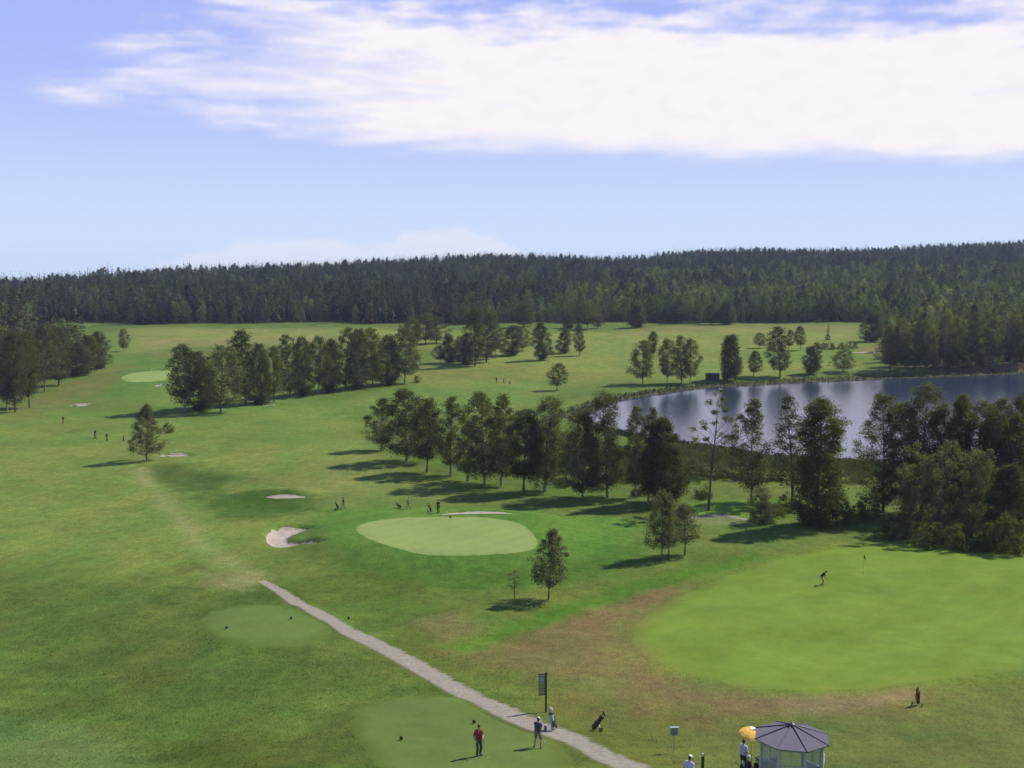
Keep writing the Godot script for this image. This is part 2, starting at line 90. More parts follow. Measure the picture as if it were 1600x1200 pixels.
const TREES := [
	["birch_slim", "birch_tree", -24.81, -210.81, 10.03, 4.91, 3.91, "slender leaning birch standing apart at the far end of the lakeside row", "trees in the lakeside row"],
	["birch_b", "birch_tree", -18.94, -198.78, 13.15, 7.65, 4.66, "broad dark birch, second tree from the leaning birch in the lakeside row", "trees in the lakeside row"],
	["birch_c", "birch_tree", -14.51, -188.71, 12.72, 4.84, 5.0, "round-topped birch with a long bare trunk, third in the lakeside row", "trees in the lakeside row"],
	["birch_slim", "birch_tree", -10.31, -185.77, 13.28, 4.55, 5.92, "slim birch with a narrow top and straight trunk, fourth in the lakeside row", "trees in the lakeside row"],
	["multi", "leafy_tree", -7.4, -180.1, 9.24, 3.57, 4.65, "low many-stemmed young tree under the biggest birch of the lakeside row", "trees in the lakeside row"],
	["birch_a", "birch_tree", -4.4, -176.93, 14.91, 7.42, 5.79, "biggest birch of the lakeside row, dark crown behind the putting green flag", "trees in the lakeside row"],
	["birch_slim", "birch_tree", -1.73, -175.61, 14.7, 4.3, 0.18, "narrow birch crowding against the biggest birch of the lakeside row", "trees in the lakeside row"],
	["birch_c", "birch_tree", 1.76, -168.71, 12.78, 5.7, 2.93, "shorter broad birch just beyond the narrow crowded one in the lakeside row", "trees in the lakeside row"],
	["birch_d", "birch_tree", 5.01, -169.79, 14.82, 5.34, 5.93, "tall birch with drooping branches midway along the lakeside row", "trees in the lakeside row"],
	["birch_b", "birch_tree", 10.44, -163.89, 12.99, 5.54, 4.08, "wide dark green birch with its trunk in clear view before the pale reeds", "trees in the lakeside row"],
	["birch_d", "birch_tree", 14.19, -164.4, 15.98, 5.37, 5.66, "tallest birch before the water's left tip, sparse at its top", "trees in the lakeside row"],
	["birch_slim", "birch_tree", 18.32, -163.84, 13.75, 3.25, 0.71, "thin birch whose spiky top shows against the lake", "trees in the lakeside row"],
	["birch_slim", "birch_tree", 19.51, -158.78, 14.07, 3.15, 2.95, "thin birch beside the dense dark tree, second spiky top against the lake", "trees in the lakeside row"],
	["dense", "leafy_tree", 22.22, -159.8, 12.31, 5.96, 1.55, "dense very dark tree with foliage close to the ground in the lakeside row", "trees in the lakeside row"],
	["sparse", "birch_tree", 27.48, -154.37, 17.08, 5.76, 3.42, "tall see-through birch with few leaves and long bare trunk against the lake", "trees in the lakeside row"],
	["birch_slim", "birch_tree", 34.89, -161.04, 15.1, 4.88, 3.61, "spire-shaped airy birch, dark below, right of the see-through birch", "trees in the lakeside row"],
	["sparse_low", "birch_tree", 40.65, -160.17, 16.13, 5.23, 0.08, "thin-leaved tall birch half behind the big columnar tree", "trees in the lakeside row"],
	["dense_tall", "leafy_tree", 40.11, -145.15, 16.69, 6.43, 1.36, "big dense columnar tree reaching down to the grass by the lake", "trees in the lakeside row"],
	["willow", "leafy_tree", 33.26, -146.58, 4.82, 3.42, 1.76, "small grey-green bushy tree in front of the spire-shaped birch", "trees in the lakeside row"],
	["birch_wide", "birch_tree", 51.64, -153.55, 16.82, 7.52, 5.76, "wide triangular birch with ragged left side beside the open water", "trees in the lakeside row"],
	["birch_d", "birch_tree", 56.66, -152.65, 18.4, 6.05, 4.81, "tallest birch of the right-hand lakeside clump", "trees in the lakeside row"],
	["dense_tall", "leafy_tree", 60.65, -151.32, 16.67, 3.7, 1.0, "narrow dark pointed tree in the right-hand lakeside clump", "trees in the lakeside row"],
	["birch_d", "birch_tree", 63.51, -152.09, 15.96, 5.14, 5.01, "light-leaved birch right of the narrow dark pointed tree", "trees in the lakeside row"],
	["birch_a", "birch_tree", 67.18, -152.42, 16.09, 5.51, 0.87, "second last birch of the right-hand lakeside clump", "trees in the lakeside row"],
	["birch_b", "birch_tree", 69.94, -151.1, 16.56, 5.81, 3.88, "last birch of the lakeside clump, cut by the photo's right edge", "trees in the lakeside row"],
	["birch_a", "birch_tree", 53.75, -151.42, 15.72, 5.3, 0.8, "full birch filling the gap behind the triangular birch and the tallest one", "trees in the lakeside row"],
	["birch_b", "birch_tree", 58.51, -150.54, 15.29, 5.09, 0.01, "rounded birch between the tallest birch and the narrow dark pointed tree", "trees in the lakeside row"],
	["birch_c", "birch_tree", 64.4, -149.6, 14.85, 4.88, 5.48, "rounded birch between the light-leaved birch and the second last one", "trees in the lakeside row"],
	["birch_a", "birch_tree", 67.31, -148.72, 14.42, 5.03, 1.32, "broad birch in front of the last birches at the right edge", "trees in the lakeside row"],
	["willow", "leafy_tree", 53.44, -138.52, 12.02, 5.33, 1.35, "broad grey-green willow with hazy foliage before the right-hand clump", "trees in the lakeside row"],
	["willow", "leafy_tree", 51.06, -140.88, 8.93, 3.61, 6.17, "small rounded willow at the left foot of the broad grey-green willow", "trees in the lakeside row"],
	["willow", "leafy_tree", 57.94, -138.5, 11.21, 4.36, 5.48, "tall grey-green willow right of the broad one, speckled with light", "trees in the lakeside row"],
	["dense", "leafy_tree", 60.76, -135.41, 9.55, 5.05, 1.82, "dark low tree under the last birches at the right edge", "trees in the lakeside row"],
	["light_shrub", "shrub", 47.71, -148.95, 3.15, 3.82, 6.04, "pale green sunlit shrub between the columnar tree and the triangular birch", "shrubs under the right-hand lakeside clump"],
	["light_shrub", "shrub", 44.63, -146.46, 2.93, 2.9, 3.39, "small sunlit shrub at the foot of the columnar tree", "shrubs under the right-hand lakeside clump"],
	["shrub", "shrub", 47.6, -136.95, 2.91, 3.67, 4.26, "dark rounded shrub at the left end of the shaded shrubs by the practice green", "shrubs under the right-hand lakeside clump"],
	["shrub", "shrub", 49.48, -131.69, 3.19, 3.84, 1.29, "second shaded shrub from the left along the practice green's far edge", "shrubs under the right-hand lakeside clump"],
	["shrub", "shrub", 52.71, -130.96, 3.09, 3.66, 5.91, "third shaded shrub from the left along the practice green's far edge", "shrubs under the right-hand lakeside clump"],
	["shrub", "shrub", 55.76, -129.51, 3.67, 4.08, 4.34, "fourth shaded shrub from the left along the practice green's far edge", "shrubs under the right-hand lakeside clump"],
	["shrub", "shrub", 58.58, -128.09, 4.39, 4.18, 6.07, "last shaded shrub by the practice green at the photo's right edge", "shrubs under the right-hand lakeside clump"],
	["shrub", "shrub", 38.54, -153.83, 2.53, 2.69, 5.62, "little shrub in the gap left of the columnar tree", "shrubs under the right-hand lakeside clump"],
	["shrub", "shrub", 36.67, -151.22, 1.78, 2.12, 1.88, "lowest little shrub beside the grey-green bushy tree", "shrubs under the right-hand lakeside clump"],
	["shrub", "bush", 30.47, -184.93, 2.81, 6.04, 2.27, "dark bank bush right of the dense dark tree at the water's edge", "bushes along the lake's near bank"],
	["shrub", "bush", 34.63, -182.63, 2.18, 5.54, 1.04, "dark bank bush behind the see-through birch trunk", "bushes along the lake's near bank"],
	["shrub", "bush", 37.79, -180.53, 1.96, 4.84, 0.92, "dark bank bush left of the spire-shaped birch", "bushes along the lake's near bank"],
	["shrub", "bush", 42.25, -179.07, 1.82, 4.8, 0.41, "dark bank bush right of the spire-shaped birch", "bushes along the lake's near bank"],
	["shrub", "bush", 54.92, -177.49, 1.67, 5.17, 1.89, "dark bank bush between the columnar tree and the triangular birch", "bushes along the lake's near bank"],
	["shrub", "bush", 10.04, -217.64, 3.14, 5.84, 3.79, "dark bank bush behind the tall drooping birch", "bushes along the lake's near bank"],
	["shrub", "bush", 5.2, -225.55, 3.41, 7.36, 0.02, "dark bank bush furthest left at the lake's tip", "bushes along the lake's near bank"],
	["shrub", "bush", 15.4, -213.55, 2.54, 5.48, 4.26, "dark bank bush behind the tallest birch before the water's tip", "bushes along the lake's near bank"],
	["shrub", "bush", 19.58, -205.52, 2.45, 5.27, 2.12, "dark bank bush left of the thin spiky birches", "bushes along the lake's near bank"],
	["shrub", "bush", 24.22, -199.73, 2.31, 5.12, 1.95, "dark bank bush behind the dense dark tree", "bushes along the lake's near bank"],
	["small_cone", "leafy_tree", 3.56, -106.98, 6.99, 3.74, 5.14, "small dark tree with a leaning trunk standing alone below the putting green", ""],
	["sapling", "sapling", 0.25, -106.96, 2.93, 1.62, 3.02, "thin nearly bare sapling left of the small leaning tree", ""],
	["clump_a", "leafy_tree", 17.06, -125.23, 8.05, 3.21, 1.98, "left tree of the three slender grey trees above the practice ground", "slender trees in the three-tree clump above the practice ground"],
	["clump_b", "leafy_tree", 17.94, -125.77, 7.57, 2.93, 3.02, "middle tree of the three slender grey trees above the practice ground", "slender trees in the three-tree clump above the practice ground"],
	["clump_a", "leafy_tree", 20.11, -128.0, 6.12, 3.13, 4.43, "right and shortest tree of the three slender trees above the practice ground", "slender trees in the three-tree clump above the practice ground"],
	["oval_near", "leafy_tree", -65.57, -198.86, 10.16, 5.45, 0.36, "lone grey-green tree with a long shadow on the left fairway", ""],
	["shrub", "shrub", -73.45, -237.41, 2.2, 2.21, 6.13, "tiny shrub just right of the lone tree on the left fairway", ""],
	["oval_b", "leafy_tree", -80.74, -274.74, 16.61, 7.37, 0.14, "leftmost tree of the mid-field clump, with a tall bare trunk", "trees in the dark clump left of centre"],
	["dense_mid", "leafy_tree", -77.59, -278.78, 14.77, 8.45, 4.71, "low-branched dark tree, second from the left in the mid-field clump", "trees in the dark clump left of centre"],
	["oval_a", "leafy_tree", -71.82, -274.44, 16.43, 9.28, 5.31, "broad olive tree, third from the left in the mid-field clump", "trees in the dark clump left of centre"],
	["oval_c", "leafy_tree", -69.19, -289.34, 19.46, 7.42, 0.11, "tallest tree of the mid-field clump's left half, fourth from the left", "trees in the dark clump left of centre"],
	["dense_mid", "leafy_tree", -66.25, -294.07, 16.41, 6.86, 4.95, "fifth tree from the left in the mid-field clump", "trees in the dark clump left of centre"],
	["oval_a", "leafy_tree", -63.86, -298.75, 14.95, 6.27, 2.3, "sixth tree from the left in the mid-field clump, behind the white bunker", "trees in the dark clump left of centre"],
	["oval_c", "leafy_tree", -61.37, -307.88, 17.51, 6.1, 3.63, "seventh tree from the left in the mid-field clump, pointed top", "trees in the dark clump left of centre"],
	["dense_mid", "leafy_tree", -58.55, -312.69, 16.53, 6.56, 0.06, "eighth tree from the left in the mid-field clump", "trees in the dark clump left of centre"],
	["oval_b", "leafy_tree", -55.25, -317.49, 16.6, 6.29, 0.29, "ninth tree from the left in the mid-field clump", "trees in the dark clump left of centre"],
	["dense_mid", "leafy_tree", -52.54, -322.21, 15.36, 6.39, 1.14, "tenth tree from the left in the mid-field clump, blue-green", "trees in the dark clump left of centre"],
	["oval_c", "leafy_tree", -48.76, -325.41, 18.49, 7.21, 6.0, "tall tree, eleventh from the left in the mid-field clump", "trees in the dark clump left of centre"],
	["dense_mid", "leafy_tree", -46.06, -330.21, 17.81, 6.93, 1.23, "twelfth tree from the left in the mid-field clump", "trees in the dark clump left of centre"],
	["oval_a", "leafy_tree", -41.94, -336.78, 17.58, 9.03, 4.75, "broad-topped tree, thirteenth from the left in the mid-field clump", "trees in the dark clump left of centre"],
	["dense_mid", "leafy_tree", -37.87, -341.93, 15.11, 7.97, 5.84, "fourteenth tree from the left in the mid-field clump", "trees in the dark clump left of centre"],
	["oval_b", "leafy_tree", -33.32, -345.7, 17.25, 8.46, 5.92, "rightmost tree of the mid-field clump", "trees in the dark clump left of centre"],
	["oval_b", "leafy_tree", -41.79, -474.36, 11.93, 9.4, 2.16, "left tree of the three far ones behind the mid-field clump's right end", "trees behind the mid-field clump"],
	["oval_a", "leafy_tree", -37.22, -482.08, 13.21, 10.12, 2.23, "middle tree of the three far ones behind the mid-field clump's right end", "trees behind the mid-field clump"],
	["oval_c", "leafy_tree", -32.92, -487.76, 11.7, 8.53, 3.3, "right tree of the three far ones behind the mid-field clump's right end", "trees behind the mid-field clump"],
	["shrub", "bush", -29.74, -347.87, 2.2, 2.23, 4.87, "small dark bush right of the mid-field clump's last tree", ""],
	["oval_b", "leafy_tree", -26.82, -418.05, 6.47, 4.39, 0.68, "small light green tree at the left end of the centre group", "trees in the centre group below the forest"],
	["dense_mid", "leafy_tree", -23.2, -417.54, 10.76, 5.84, 4.7, "dark tree, second from the left in the centre group", "trees in the centre group below the forest"],
	["oval_a", "leafy_tree", -19.72, -414.68, 9.98, 6.28, 5.01, "third tree from the left in the centre group", "trees in the centre group below the forest"],
	["dense_mid", "leafy_tree", -16.66, -409.51, 11.5, 6.21, 5.4, "fourth tree from the left in the centre group", "trees in the centre group below the forest"],
	["oval_c", "leafy_tree", -13.44, -404.31, 20.81, 8.01, 0.23, "tallest tree of the centre group, against the dark forest", "trees in the centre group below the forest"],
	["oval_c", "leafy_tree", -9.57, -417.48, 18.38, 7.79, 5.94, "tall tree right beside the tallest of the centre group", "trees in the centre group below the forest"],
	["oval_b", "leafy_tree", -6.16, -430.6, 16.99, 6.02, 0.57, "tall narrow tree, seventh from the left in the centre group", "trees in the centre group below the forest"],
	["dense_mid", "leafy_tree", -0.25, -441.82, 11.63, 8.76, 2.14, "bright green bushy tree right of the tall ones in the centre group", "trees in the centre group below the forest"],
	["oval_a", "leafy_tree", 4.2, -459.01, 9.71, 6.42, 3.84, "small tree right of the bright green bushy one", "trees in the centre group below the forest"],
	["dense_mid", "leafy_tree", 11.63, -423.01, 14.28, 7.15, 5.77, "dense upright oval tree standing by itself right of the centre group", "trees in the centre group below the forest"],
	["dense_mid", "leafy_tree", 20.9, -450.77, 9.54, 5.78, 2.14, "small oval tree, middle of three in a line right of the centre group", "trees in the centre group below the forest"],
	["oval_c", "leafy_tree", 26.82, -441.97, 12.64, 4.38, 5.81, "narrow pointed tree, last of three in a line right of the centre group", "trees in the centre group below the forest"],
	["oval_b", "leafy_tree", 13.34, -332.0, 8.22, 5.03, 3.43, "lone tree with two crowns on the fairway near the lake's left tip", ""],
	["oval_a", "leafy_tree", 40.67, -347.39, 13.56, 7.69, 1.96, "round tree with a bare trunk, first on the lake's far shore", "trees on the lake's far shore"],
	["dense_mid", "leafy_tree", 56.68, -452.19, 8.8, 4.48, 1.99, "small oval tree on the field behind the first far-shore tree", "trees on the lake's far shore"],
	["oval_b", "leafy_tree", 48.35, -348.2, 14.19, 5.89, 1.12, "second tree on the lake's far shore", "trees on the lake's far shore"],
	["oval_c", "leafy_tree", 53.33, -350.68, 15.1, 4.91, 0.49, "third tree on the lake's far shore, tall and narrow", "trees on the lake's far shore"],
	["oval_b", "leafy_tree", 56.1, -351.67, 14.33, 5.12, 0.94, "fourth tree on the lake's far shore, touching the third", "trees on the lake's far shore"],
	["dense_mid", "leafy_tree", 69.96, -361.91, 14.33, 6.33, 4.33, "dark left half of the twin trees right of the low hut", "trees on the lake's far shore"],
	["oval_c", "leafy_tree", 72.46, -361.91, 14.95, 5.27, 6.26, "right half of the twin trees by the low hut on the far shore", "trees on the lake's far shore"],
	["oval_a", "leafy_tree", 80.69, -373.23, 8.57, 4.57, 1.01, "small light tree right of the twin far-shore trees", "trees on the lake's far shore"],
	["oval_b", "leafy_tree", 104.2, -470.63, 6.46, 4.94, 0.31, "little tree on the far field above the small light one", "trees on the lake's far shore"],
	["oval_c", "leafy_tree", 89.68, -373.2, 16.69, 7.4, 6.2, "tall pointed twin-trunked tree on the far shore", "trees on the lake's far shore"],
	["oval_b", "leafy_tree", 113.93, -460.87, 8.44, 3.49, 3.35, "left of two thin young trees behind the tall pointed far-shore tree", "trees on the lake's far shore"],
	["oval_b", "leafy_tree", 118.91, -460.77, 10.01, 4.3, 2.55, "right of two thin young trees behind the tall pointed far-shore tree", "trees on the lake's far shore"],
	["dense_mid", "leafy_tree", 102.02, -381.05, 9.4, 4.89, 1.49, "round dark tree on the far shore, left of a touching pair", "trees on the lake's far shore"],
	["oval_c", "leafy_tree", 104.21, -381.04, 10.71, 3.55, 3.73, "narrow tree touching the round dark one on the far shore", "trees on the lake's far shore"],
	["oval_a", "leafy_tree", 114.48, -386.26, 7.98, 6.98, 5.19, "bushy low tree, last before the right-hand shore wood", "trees on the lake's far shore"],
	["spruce", "young_conifer", 142.54, -505.67, 8.09, 3.83, 2.86, "small reddish-brown young conifer alone on the far field", "trees on the lake's far shore"],
	["shrub", "bush", 128.93, -465.58, 2.67, 3.8, 2.65, "first low bush right of the thin young trees on the far field", "low bushes on the far field"],
	["shrub", "bush", 132.45, -462.94, 2.65, 4.32, 0.35, "second low bush right of the thin young trees on the far field", "low bushes on the far field"],
	["shrub", "bush", 137.34, -465.2, 2.66, 4.07, 5.76, "third low bush right of the thin young trees on the far field", "low bushes on the far field"],
	["shrub", "bush", 142.29, -467.49, 2.68, 3.81, 0.21, "fourth low bush right of the thin young trees on the far field", "low bushes on the far field"],
	["shrub", "bush", 107.81, -464.07, 2.66, 3.25, 3.1, "low bush left of the thin young trees on the far field", "low bushes on the far field"],
	["dense_mid", "leafy_tree", 159.92, -497.62, 13.07, 9.28, 5.27, "first tree from the left along the edge of the right-hand shore wood", "trees of the wood on the right-hand shore"],
	["oval_a", "leafy_tree", 132.41, -391.53, 15.92, 8.22, 0.82, "second tree from the left along the edge of the right-hand shore wood", "trees of the wood on the right-hand shore"],
	["oval_b", "leafy_tree", 136.83, -392.62, 18.21, 6.41, 4.6, "third tree from the left along the edge of the right-hand shore wood", "trees of the wood on the right-hand shore"],
	["oval_c", "leafy_tree", 141.77, -393.85, 17.14, 5.97, 5.97, "fourth tree from the left along the edge of the right-hand shore wood", "trees of the wood on the right-hand shore"],
	["oval_a", "leafy_tree", 146.26, -395.0, 17.87, 6.45, 3.96, "fifth tree from the left along the edge of the right-hand shore wood", "trees of the wood on the right-hand shore"],
	["oval_b", "leafy_tree", 154.49, -399.97, 19.45, 6.99, 4.95, "sixth tree from the left along the edge of the right-hand shore wood", "trees of the wood on the right-hand shore"],
	["oval_a", "leafy_tree", 160.8, -402.03, 17.95, 7.03, 0.67, "seventh tree from the left along the edge of the right-hand shore wood", "trees of the wood on the right-hand shore"],
	["oval_c", "leafy_tree", 168.06, -405.14, 19.47, 7.56, 2.73, "eighth tree from the left along the edge of the right-hand shore wood", "trees of the wood on the right-hand shore"],
	["oval_b", "leafy_tree", 175.97, -408.45, 17.29, 8.09, 0.94, "ninth tree from the left along the edge of the right-hand shore wood", "trees of the wood on the right-hand shore"],
	["oval_b", "leafy_tree", 183.51, -410.68, 18.09, 7.66, 5.31, "tenth tree from the left along the edge of the right-hand shore wood", "trees of the wood on the right-hand shore"],
	["oval_a", "leafy_tree", 189.21, -412.86, 19.36, 7.22, 1.85, "last tree from the left along the edge of the right-hand shore wood", "trees of the wood on the right-hand shore"],
	["light_shrub", "shrub", 150.82, -397.51, 4.79, 5.1, 2.85, "first light green shore shrub in front of the right-hand wood", "light green shrubs before the right-hand wood"],
	["light_shrub", "shrub", 156.09, -398.16, 5.49, 5.11, 6.28, "second light green shore shrub in front of the right-hand wood", "light green shrubs before the right-hand wood"],
	["light_shrub", "shrub", 162.72, -401.04, 5.53, 5.61, 5.35, "third light green shore shrub in front of the right-hand wood", "light green shrubs before the right-hand wood"],
	["light_shrub", "shrub", 170.73, -404.83, 4.88, 5.66, 6.13, "fourth light green shore shrub in front of the right-hand wood", "light green shrubs before the right-hand wood"],
	["oval_b", "leafy_tree", -126.67, -279.17, 20.54, 7.81, 2.85, "pale-trunked tree at the photo's left edge, first of the left wood edge", "trees of the left-hand wood edge"],
	["oval_c", "leafy_tree", -123.45, -276.6, 19.73, 6.45, 3.07, "second pale-trunked tree from the photo's left edge", "trees of the left-hand wood edge"],
	["oval_a", "leafy_tree", -123.88, -285.77, 19.55, 7.66, 4.58, "third tree of the left wood edge, with a thin pale trunk", "trees of the left-hand wood edge"],
	["oval_b", "leafy_tree", -136.48, -325.62, 19.43, 8.73, 3.01, "fourth tree of the left wood edge, tallest of them", "trees of the left-hand wood edge"],
	["oval_c", "leafy_tree", -140.0, -344.57, 17.79, 8.03, 1.83, "fifth tree of the left wood edge", "trees of the left-hand wood edge"],
	["dense_mid", "leafy_tree", -144.6, -371.94, 11.1, 9.54, 2.54, "dark rounded tree low to the ground near the end of the left wood edge", "trees of the left-hand wood edge"],
	["oval_a", "leafy_tree", -145.12, -381.23, 12.68, 8.0, 0.92, "tree just behind the dark rounded one of the left wood edge", "trees of the left-hand wood edge"],
	["dense_mid", "leafy_tree", -145.55, -393.15, 13.07, 7.79, 2.37, "last tree of the left wood edge, nearest the far green", "trees of the left-hand wood edge"],
	["oval_b", "leafy_tree", -159.23, -458.37, 9.18, 4.27, 6.21, "small slim tree alone beyond the end of the left wood edge", ""],
	["spruce", "young_conifer", -74.9, -596.23, 9.51, 5.56, 6.03, "pointed conifer standing just in front of the far forest edge", ""],
	["oval_c", "leafy_tree", 5.86, -569.97, 12.34, 7.97, 3.94, "first tree from the left of those stepping out from the far forest edge", "trees stepping out from the far forest"],
	["oval_a", "leafy_tree", 9.57, -577.86, 8.56, 6.06, 3.14, "second tree from the left of those stepping out from the far forest edge", "trees stepping out from the far forest"],
	["dense_mid", "leafy_tree", 28.67, -570.29, 7.48, 7.31, 2.13, "third tree from the left of those stepping out from the far forest edge", "trees stepping out from the far forest"],
	["oval_b", "leafy_tree", 38.02, -564.03, 13.18, 9.2, 0.56, "fourth tree from the left of those stepping out from the far forest edge", "trees stepping out from the far forest"],
	["oval_a", "leafy_tree", 43.81, -572.37, 9.46, 6.0, 1.71, "fifth tree from the left of those stepping out from the far forest edge", "trees stepping out from the far forest"],
	["dense_mid", "leafy_tree", 63.93, -574.0, 11.78, 8.7, 4.91, "sixth tree from the left of those stepping out from the far forest edge", "trees stepping out from the far forest"],
	["oval_b", "leafy_tree", 89.38, -602.04, 12.68, 9.12, 5.45, "seventh tree from the left of those stepping out from the far forest edge", "trees stepping out from the far forest"],
	["oval_a", "leafy_tree", 105.49, -592.07, 11.13, 8.97, 2.27, "eighth tree from the left of those stepping out from the far forest edge", "trees stepping out from the far forest"],
	["dense_mid", "leafy_tree", 113.33, -592.44, 12.48, 8.98, 4.94, "ninth tree from the left of those stepping out from the far forest edge", "trees stepping out from the far forest"]]

var M := {}
var used := {}
var soft_noise := FastNoiseLite.new()
var patch_noise := FastNoiseLite.new()
var fine_noise := FastNoiseLite.new()
var prof_lut := PackedFloat32Array()
var ridge_lut := PackedFloat32Array()
var path_lut := PackedFloat32Array()
var lake_poly := PackedVector2Array()
var zone_poly := []
var zone_box := []
var protos := {}

class Buf:
	var v := PackedVector3Array()
	var n := PackedVector3Array()
	var c := PackedColorArray()
	var i := PackedInt32Array()

func _ready():
	set_view()
	set_sky()
	set_sun()
	prepare()
	build_ground()
	build_lake()
	build_turf()
	build_bunkers()
	build_paths()
	build_forest()
	build_trees()
	build_reeds()
	build_rough()
	build_gazebo()
	build_course_things()
	build_people()

# ------------------------------------------------------------------ camera, sky, sun
func set_view():
	var cam := Camera3D.new()
	cam.name = "camera"
	cam.fov = 37.85
	cam.far = 9000.0
	cam.near = 0.5
	cam.position = Vector3(0, EYE_Y, 0)
	cam.rotation.x = -atan(160.0 / 1750.0)
	add_child(cam)
	cam.current = true

func cloud_at(az: float, el: float, wisp: FastNoiseLite, puff: FastNoiseLite) -> float:
	# how much cloud stands in a direction: sheets of thin high cloud, drawn out sideways, and low banks far off
	var a := az * 57.2958
	var e := el * 57.2958
	var w := wisp.get_noise_2d(a * 1.0, e * 5.5)
	var w2 := wisp.get_noise_2d(a * 2.6 + 300.0, e * 16.0)
	var p := puff.get_noise_2d(a * 3.0, e * 6.0)
	var total := 0.0
	for s in SHEETS:
		var da: float = wrapf(a - s[0], -180.0, 180.0)
		if da < -s[1] or da > s[2]:
			continue
		var t: float
		if da < 0.0:
			t = 1.0 + da / s[1]
		else:
			t = 1.0 - pow(da / s[2], 2.0)
		# lower rim is nearly straight, the upper one ragged
		var lower: float = s[3] + 1.0 * (1.0 - smoothstep(0.0, 0.75, t)) * s[5] + s[6] * da
		var upper: float = lower + (s[4] - s[3]) * (0.06 + 0.94 * smoothstep(0.0, 0.42, t))
		var under := smoothstep(-0.5, 0.9, e - lower + 0.5 * w + 0.25 * w2)
		var over := smoothstep(-0.9, 1.7, upper - e + 1.9 * w + 0.8 * w2 + 0.4 * p)
		var thick := clampf(0.20 + 1.0 * smoothstep(0.08, 0.95, t) + (0.65 * w + 0.4 * w2) * (1.0 - 0.6 * t), 0.0, 1.0)
		total = maxf(total, under * over * thick * smoothstep(0.0, 0.06, t))
	for b in BANKS:
		var da: float = wrapf(a - b[0], -180.0, 180.0)
		if absf(da) > b[1]:
			continue
		var rim: float = b[2] * (1.0 - pow(absf(da) / b[1], 2.0)) + 0.35 * p
		total = maxf(total, 0.45 * smoothstep(0.35, -0.15, e - rim) * smoothstep(-1.4, 0.6, e) * smoothstep(1.0, 0.7, absf(da) / b[1]))
	return clampf(total, 0.0, 1.0)

func set_sky():
	var wisp := FastNoiseLite.new()
	wisp.seed = 11
	wisp.noise_type = FastNoiseLite.TYPE_SIMPLEX_SMOOTH
	wisp.frequency = 0.11
	wisp.fractal_octaves = 5
	wisp.domain_warp_enabled = true
	wisp.domain_warp_amplitude = 4.0
	wisp.domain_warp_frequency = 0.09
	var puff := FastNoiseLite.new()
	puff.seed = 4
	puff.frequency = 0.16
	puff.fractal_octaves = 4
	var wide := 4096
	var high := 2048
	var img := Image.create(wide, high, false, Image.FORMAT_RGBF)
	img.fill(Color(0.30, 0.33, 0.30))
	var y := 0
	while y < high / 2:
		var el := (0.5 - (y + 0.5) / high) * PI
		var low := el < 0.42
		var x := 0
		while x < wide:
			var az := wrapf((x + 0.5) / wide * TAU, -PI, PI)
			var fine := low and absf(az) < 0.62
			var step := 1 if fine else 4
			if not fine and y % 4 != 0:
				x += step
				continue
			var up := clampf(sin(el), 0.0, 1.0)
			var c := SKY_LOW.lerp(SKY_MID, 1.0 - pow(1.0 - smoothstep(0.0, 0.24, up), 1.4))
			c = c.lerp(SKY_TOP, smoothstep(0.12, 0.75, up))
			var m := cloud_at(az, el, wisp, puff)
			var body := 1.0 - 0.03 * smoothstep(0.0, 0.5, puff.get_noise_2d(az * 160.0, el * 420.0))
			c = c.lerp(CLOUD * body, m)
			if fine:
				img.set_pixel(x, y, c)
			else:
				img.fill_rect(Rect2i(x, y, 4, 4), c)
			x += step
		y += 1
	var pan := PanoramaSkyMaterial.new()
	pan.panorama = ImageTexture.create_from_image(img)
	pan.filter = true
	var sky := Sky.new()
	sky.sky_material = pan
	var env := Environment.new()
	env.background_mode = Environment.BG_SKY
	env.sky = sky
	env.background_energy_multiplier = 1.0
	env.tonemap_mode = Environment.TONE_MAPPER_LINEAR
	env.tonemap_exposure = EXPOSURE
	env.sdfgi_enabled = true
	env.ssao_enabled = true
	env.ssil_enabled = true
	env.fog_enabled = true
	env.fog_density = HAZE
	env.fog_light_color = Color(0.80, 0.86, 1.0)
	var we := WorldEnvironment.new()
	we.name = "environment"
	we.environment = env
	add_child(we)

func set_sun():
	var sun := DirectionalLight3D.new()
	sun.name = "sun"
	sun.light_energy = 1.55
	sun.light_color = Color(1.0, 0.965, 0.90)
	sun.light_angular_distance = 0.5
	sun.shadow_enabled = true
	add_child(sun)
	sun.look_at_from_position(Vector3.ZERO, Vector3(-0.605, -0.68, 0.40), Vector3.UP)

# ------------------------------------------------------------------ small helpers
func numbered(called: String) -> String:
	var k: int = used.get(called, 0)
	used[called] = k + 1
	return called if k == 0 else "%s_%03d" % [called, k]

func tag(o: Node, label: String, category := "", group := "", kind := ""):
	if label:
		o.set_meta("label", label)
	if category:
		o.set_meta("category", category)
	if group:
		o.set_meta("group", group)
	if kind:
		o.set_meta("kind", kind)

func thing(called: String, label: String, category: String, at: Vector3, turn := 0.0, group := "") -> Node3D:
	var o := Node3D.new()
	o.name = numbered(called)
	add_child(o)
	o.position = at
	o.rotation.y = turn
	tag(o, label, category, group)
	return o

func part(called: String, mesh: Mesh, mat: Material, parent: Node) -> MeshInstance3D:
	var o := MeshInstance3D.new()
	o.name = numbered(called) if parent == self else called
	o.mesh = mesh
	o.material_override = mat
	parent.add_child(o, true)
	return o

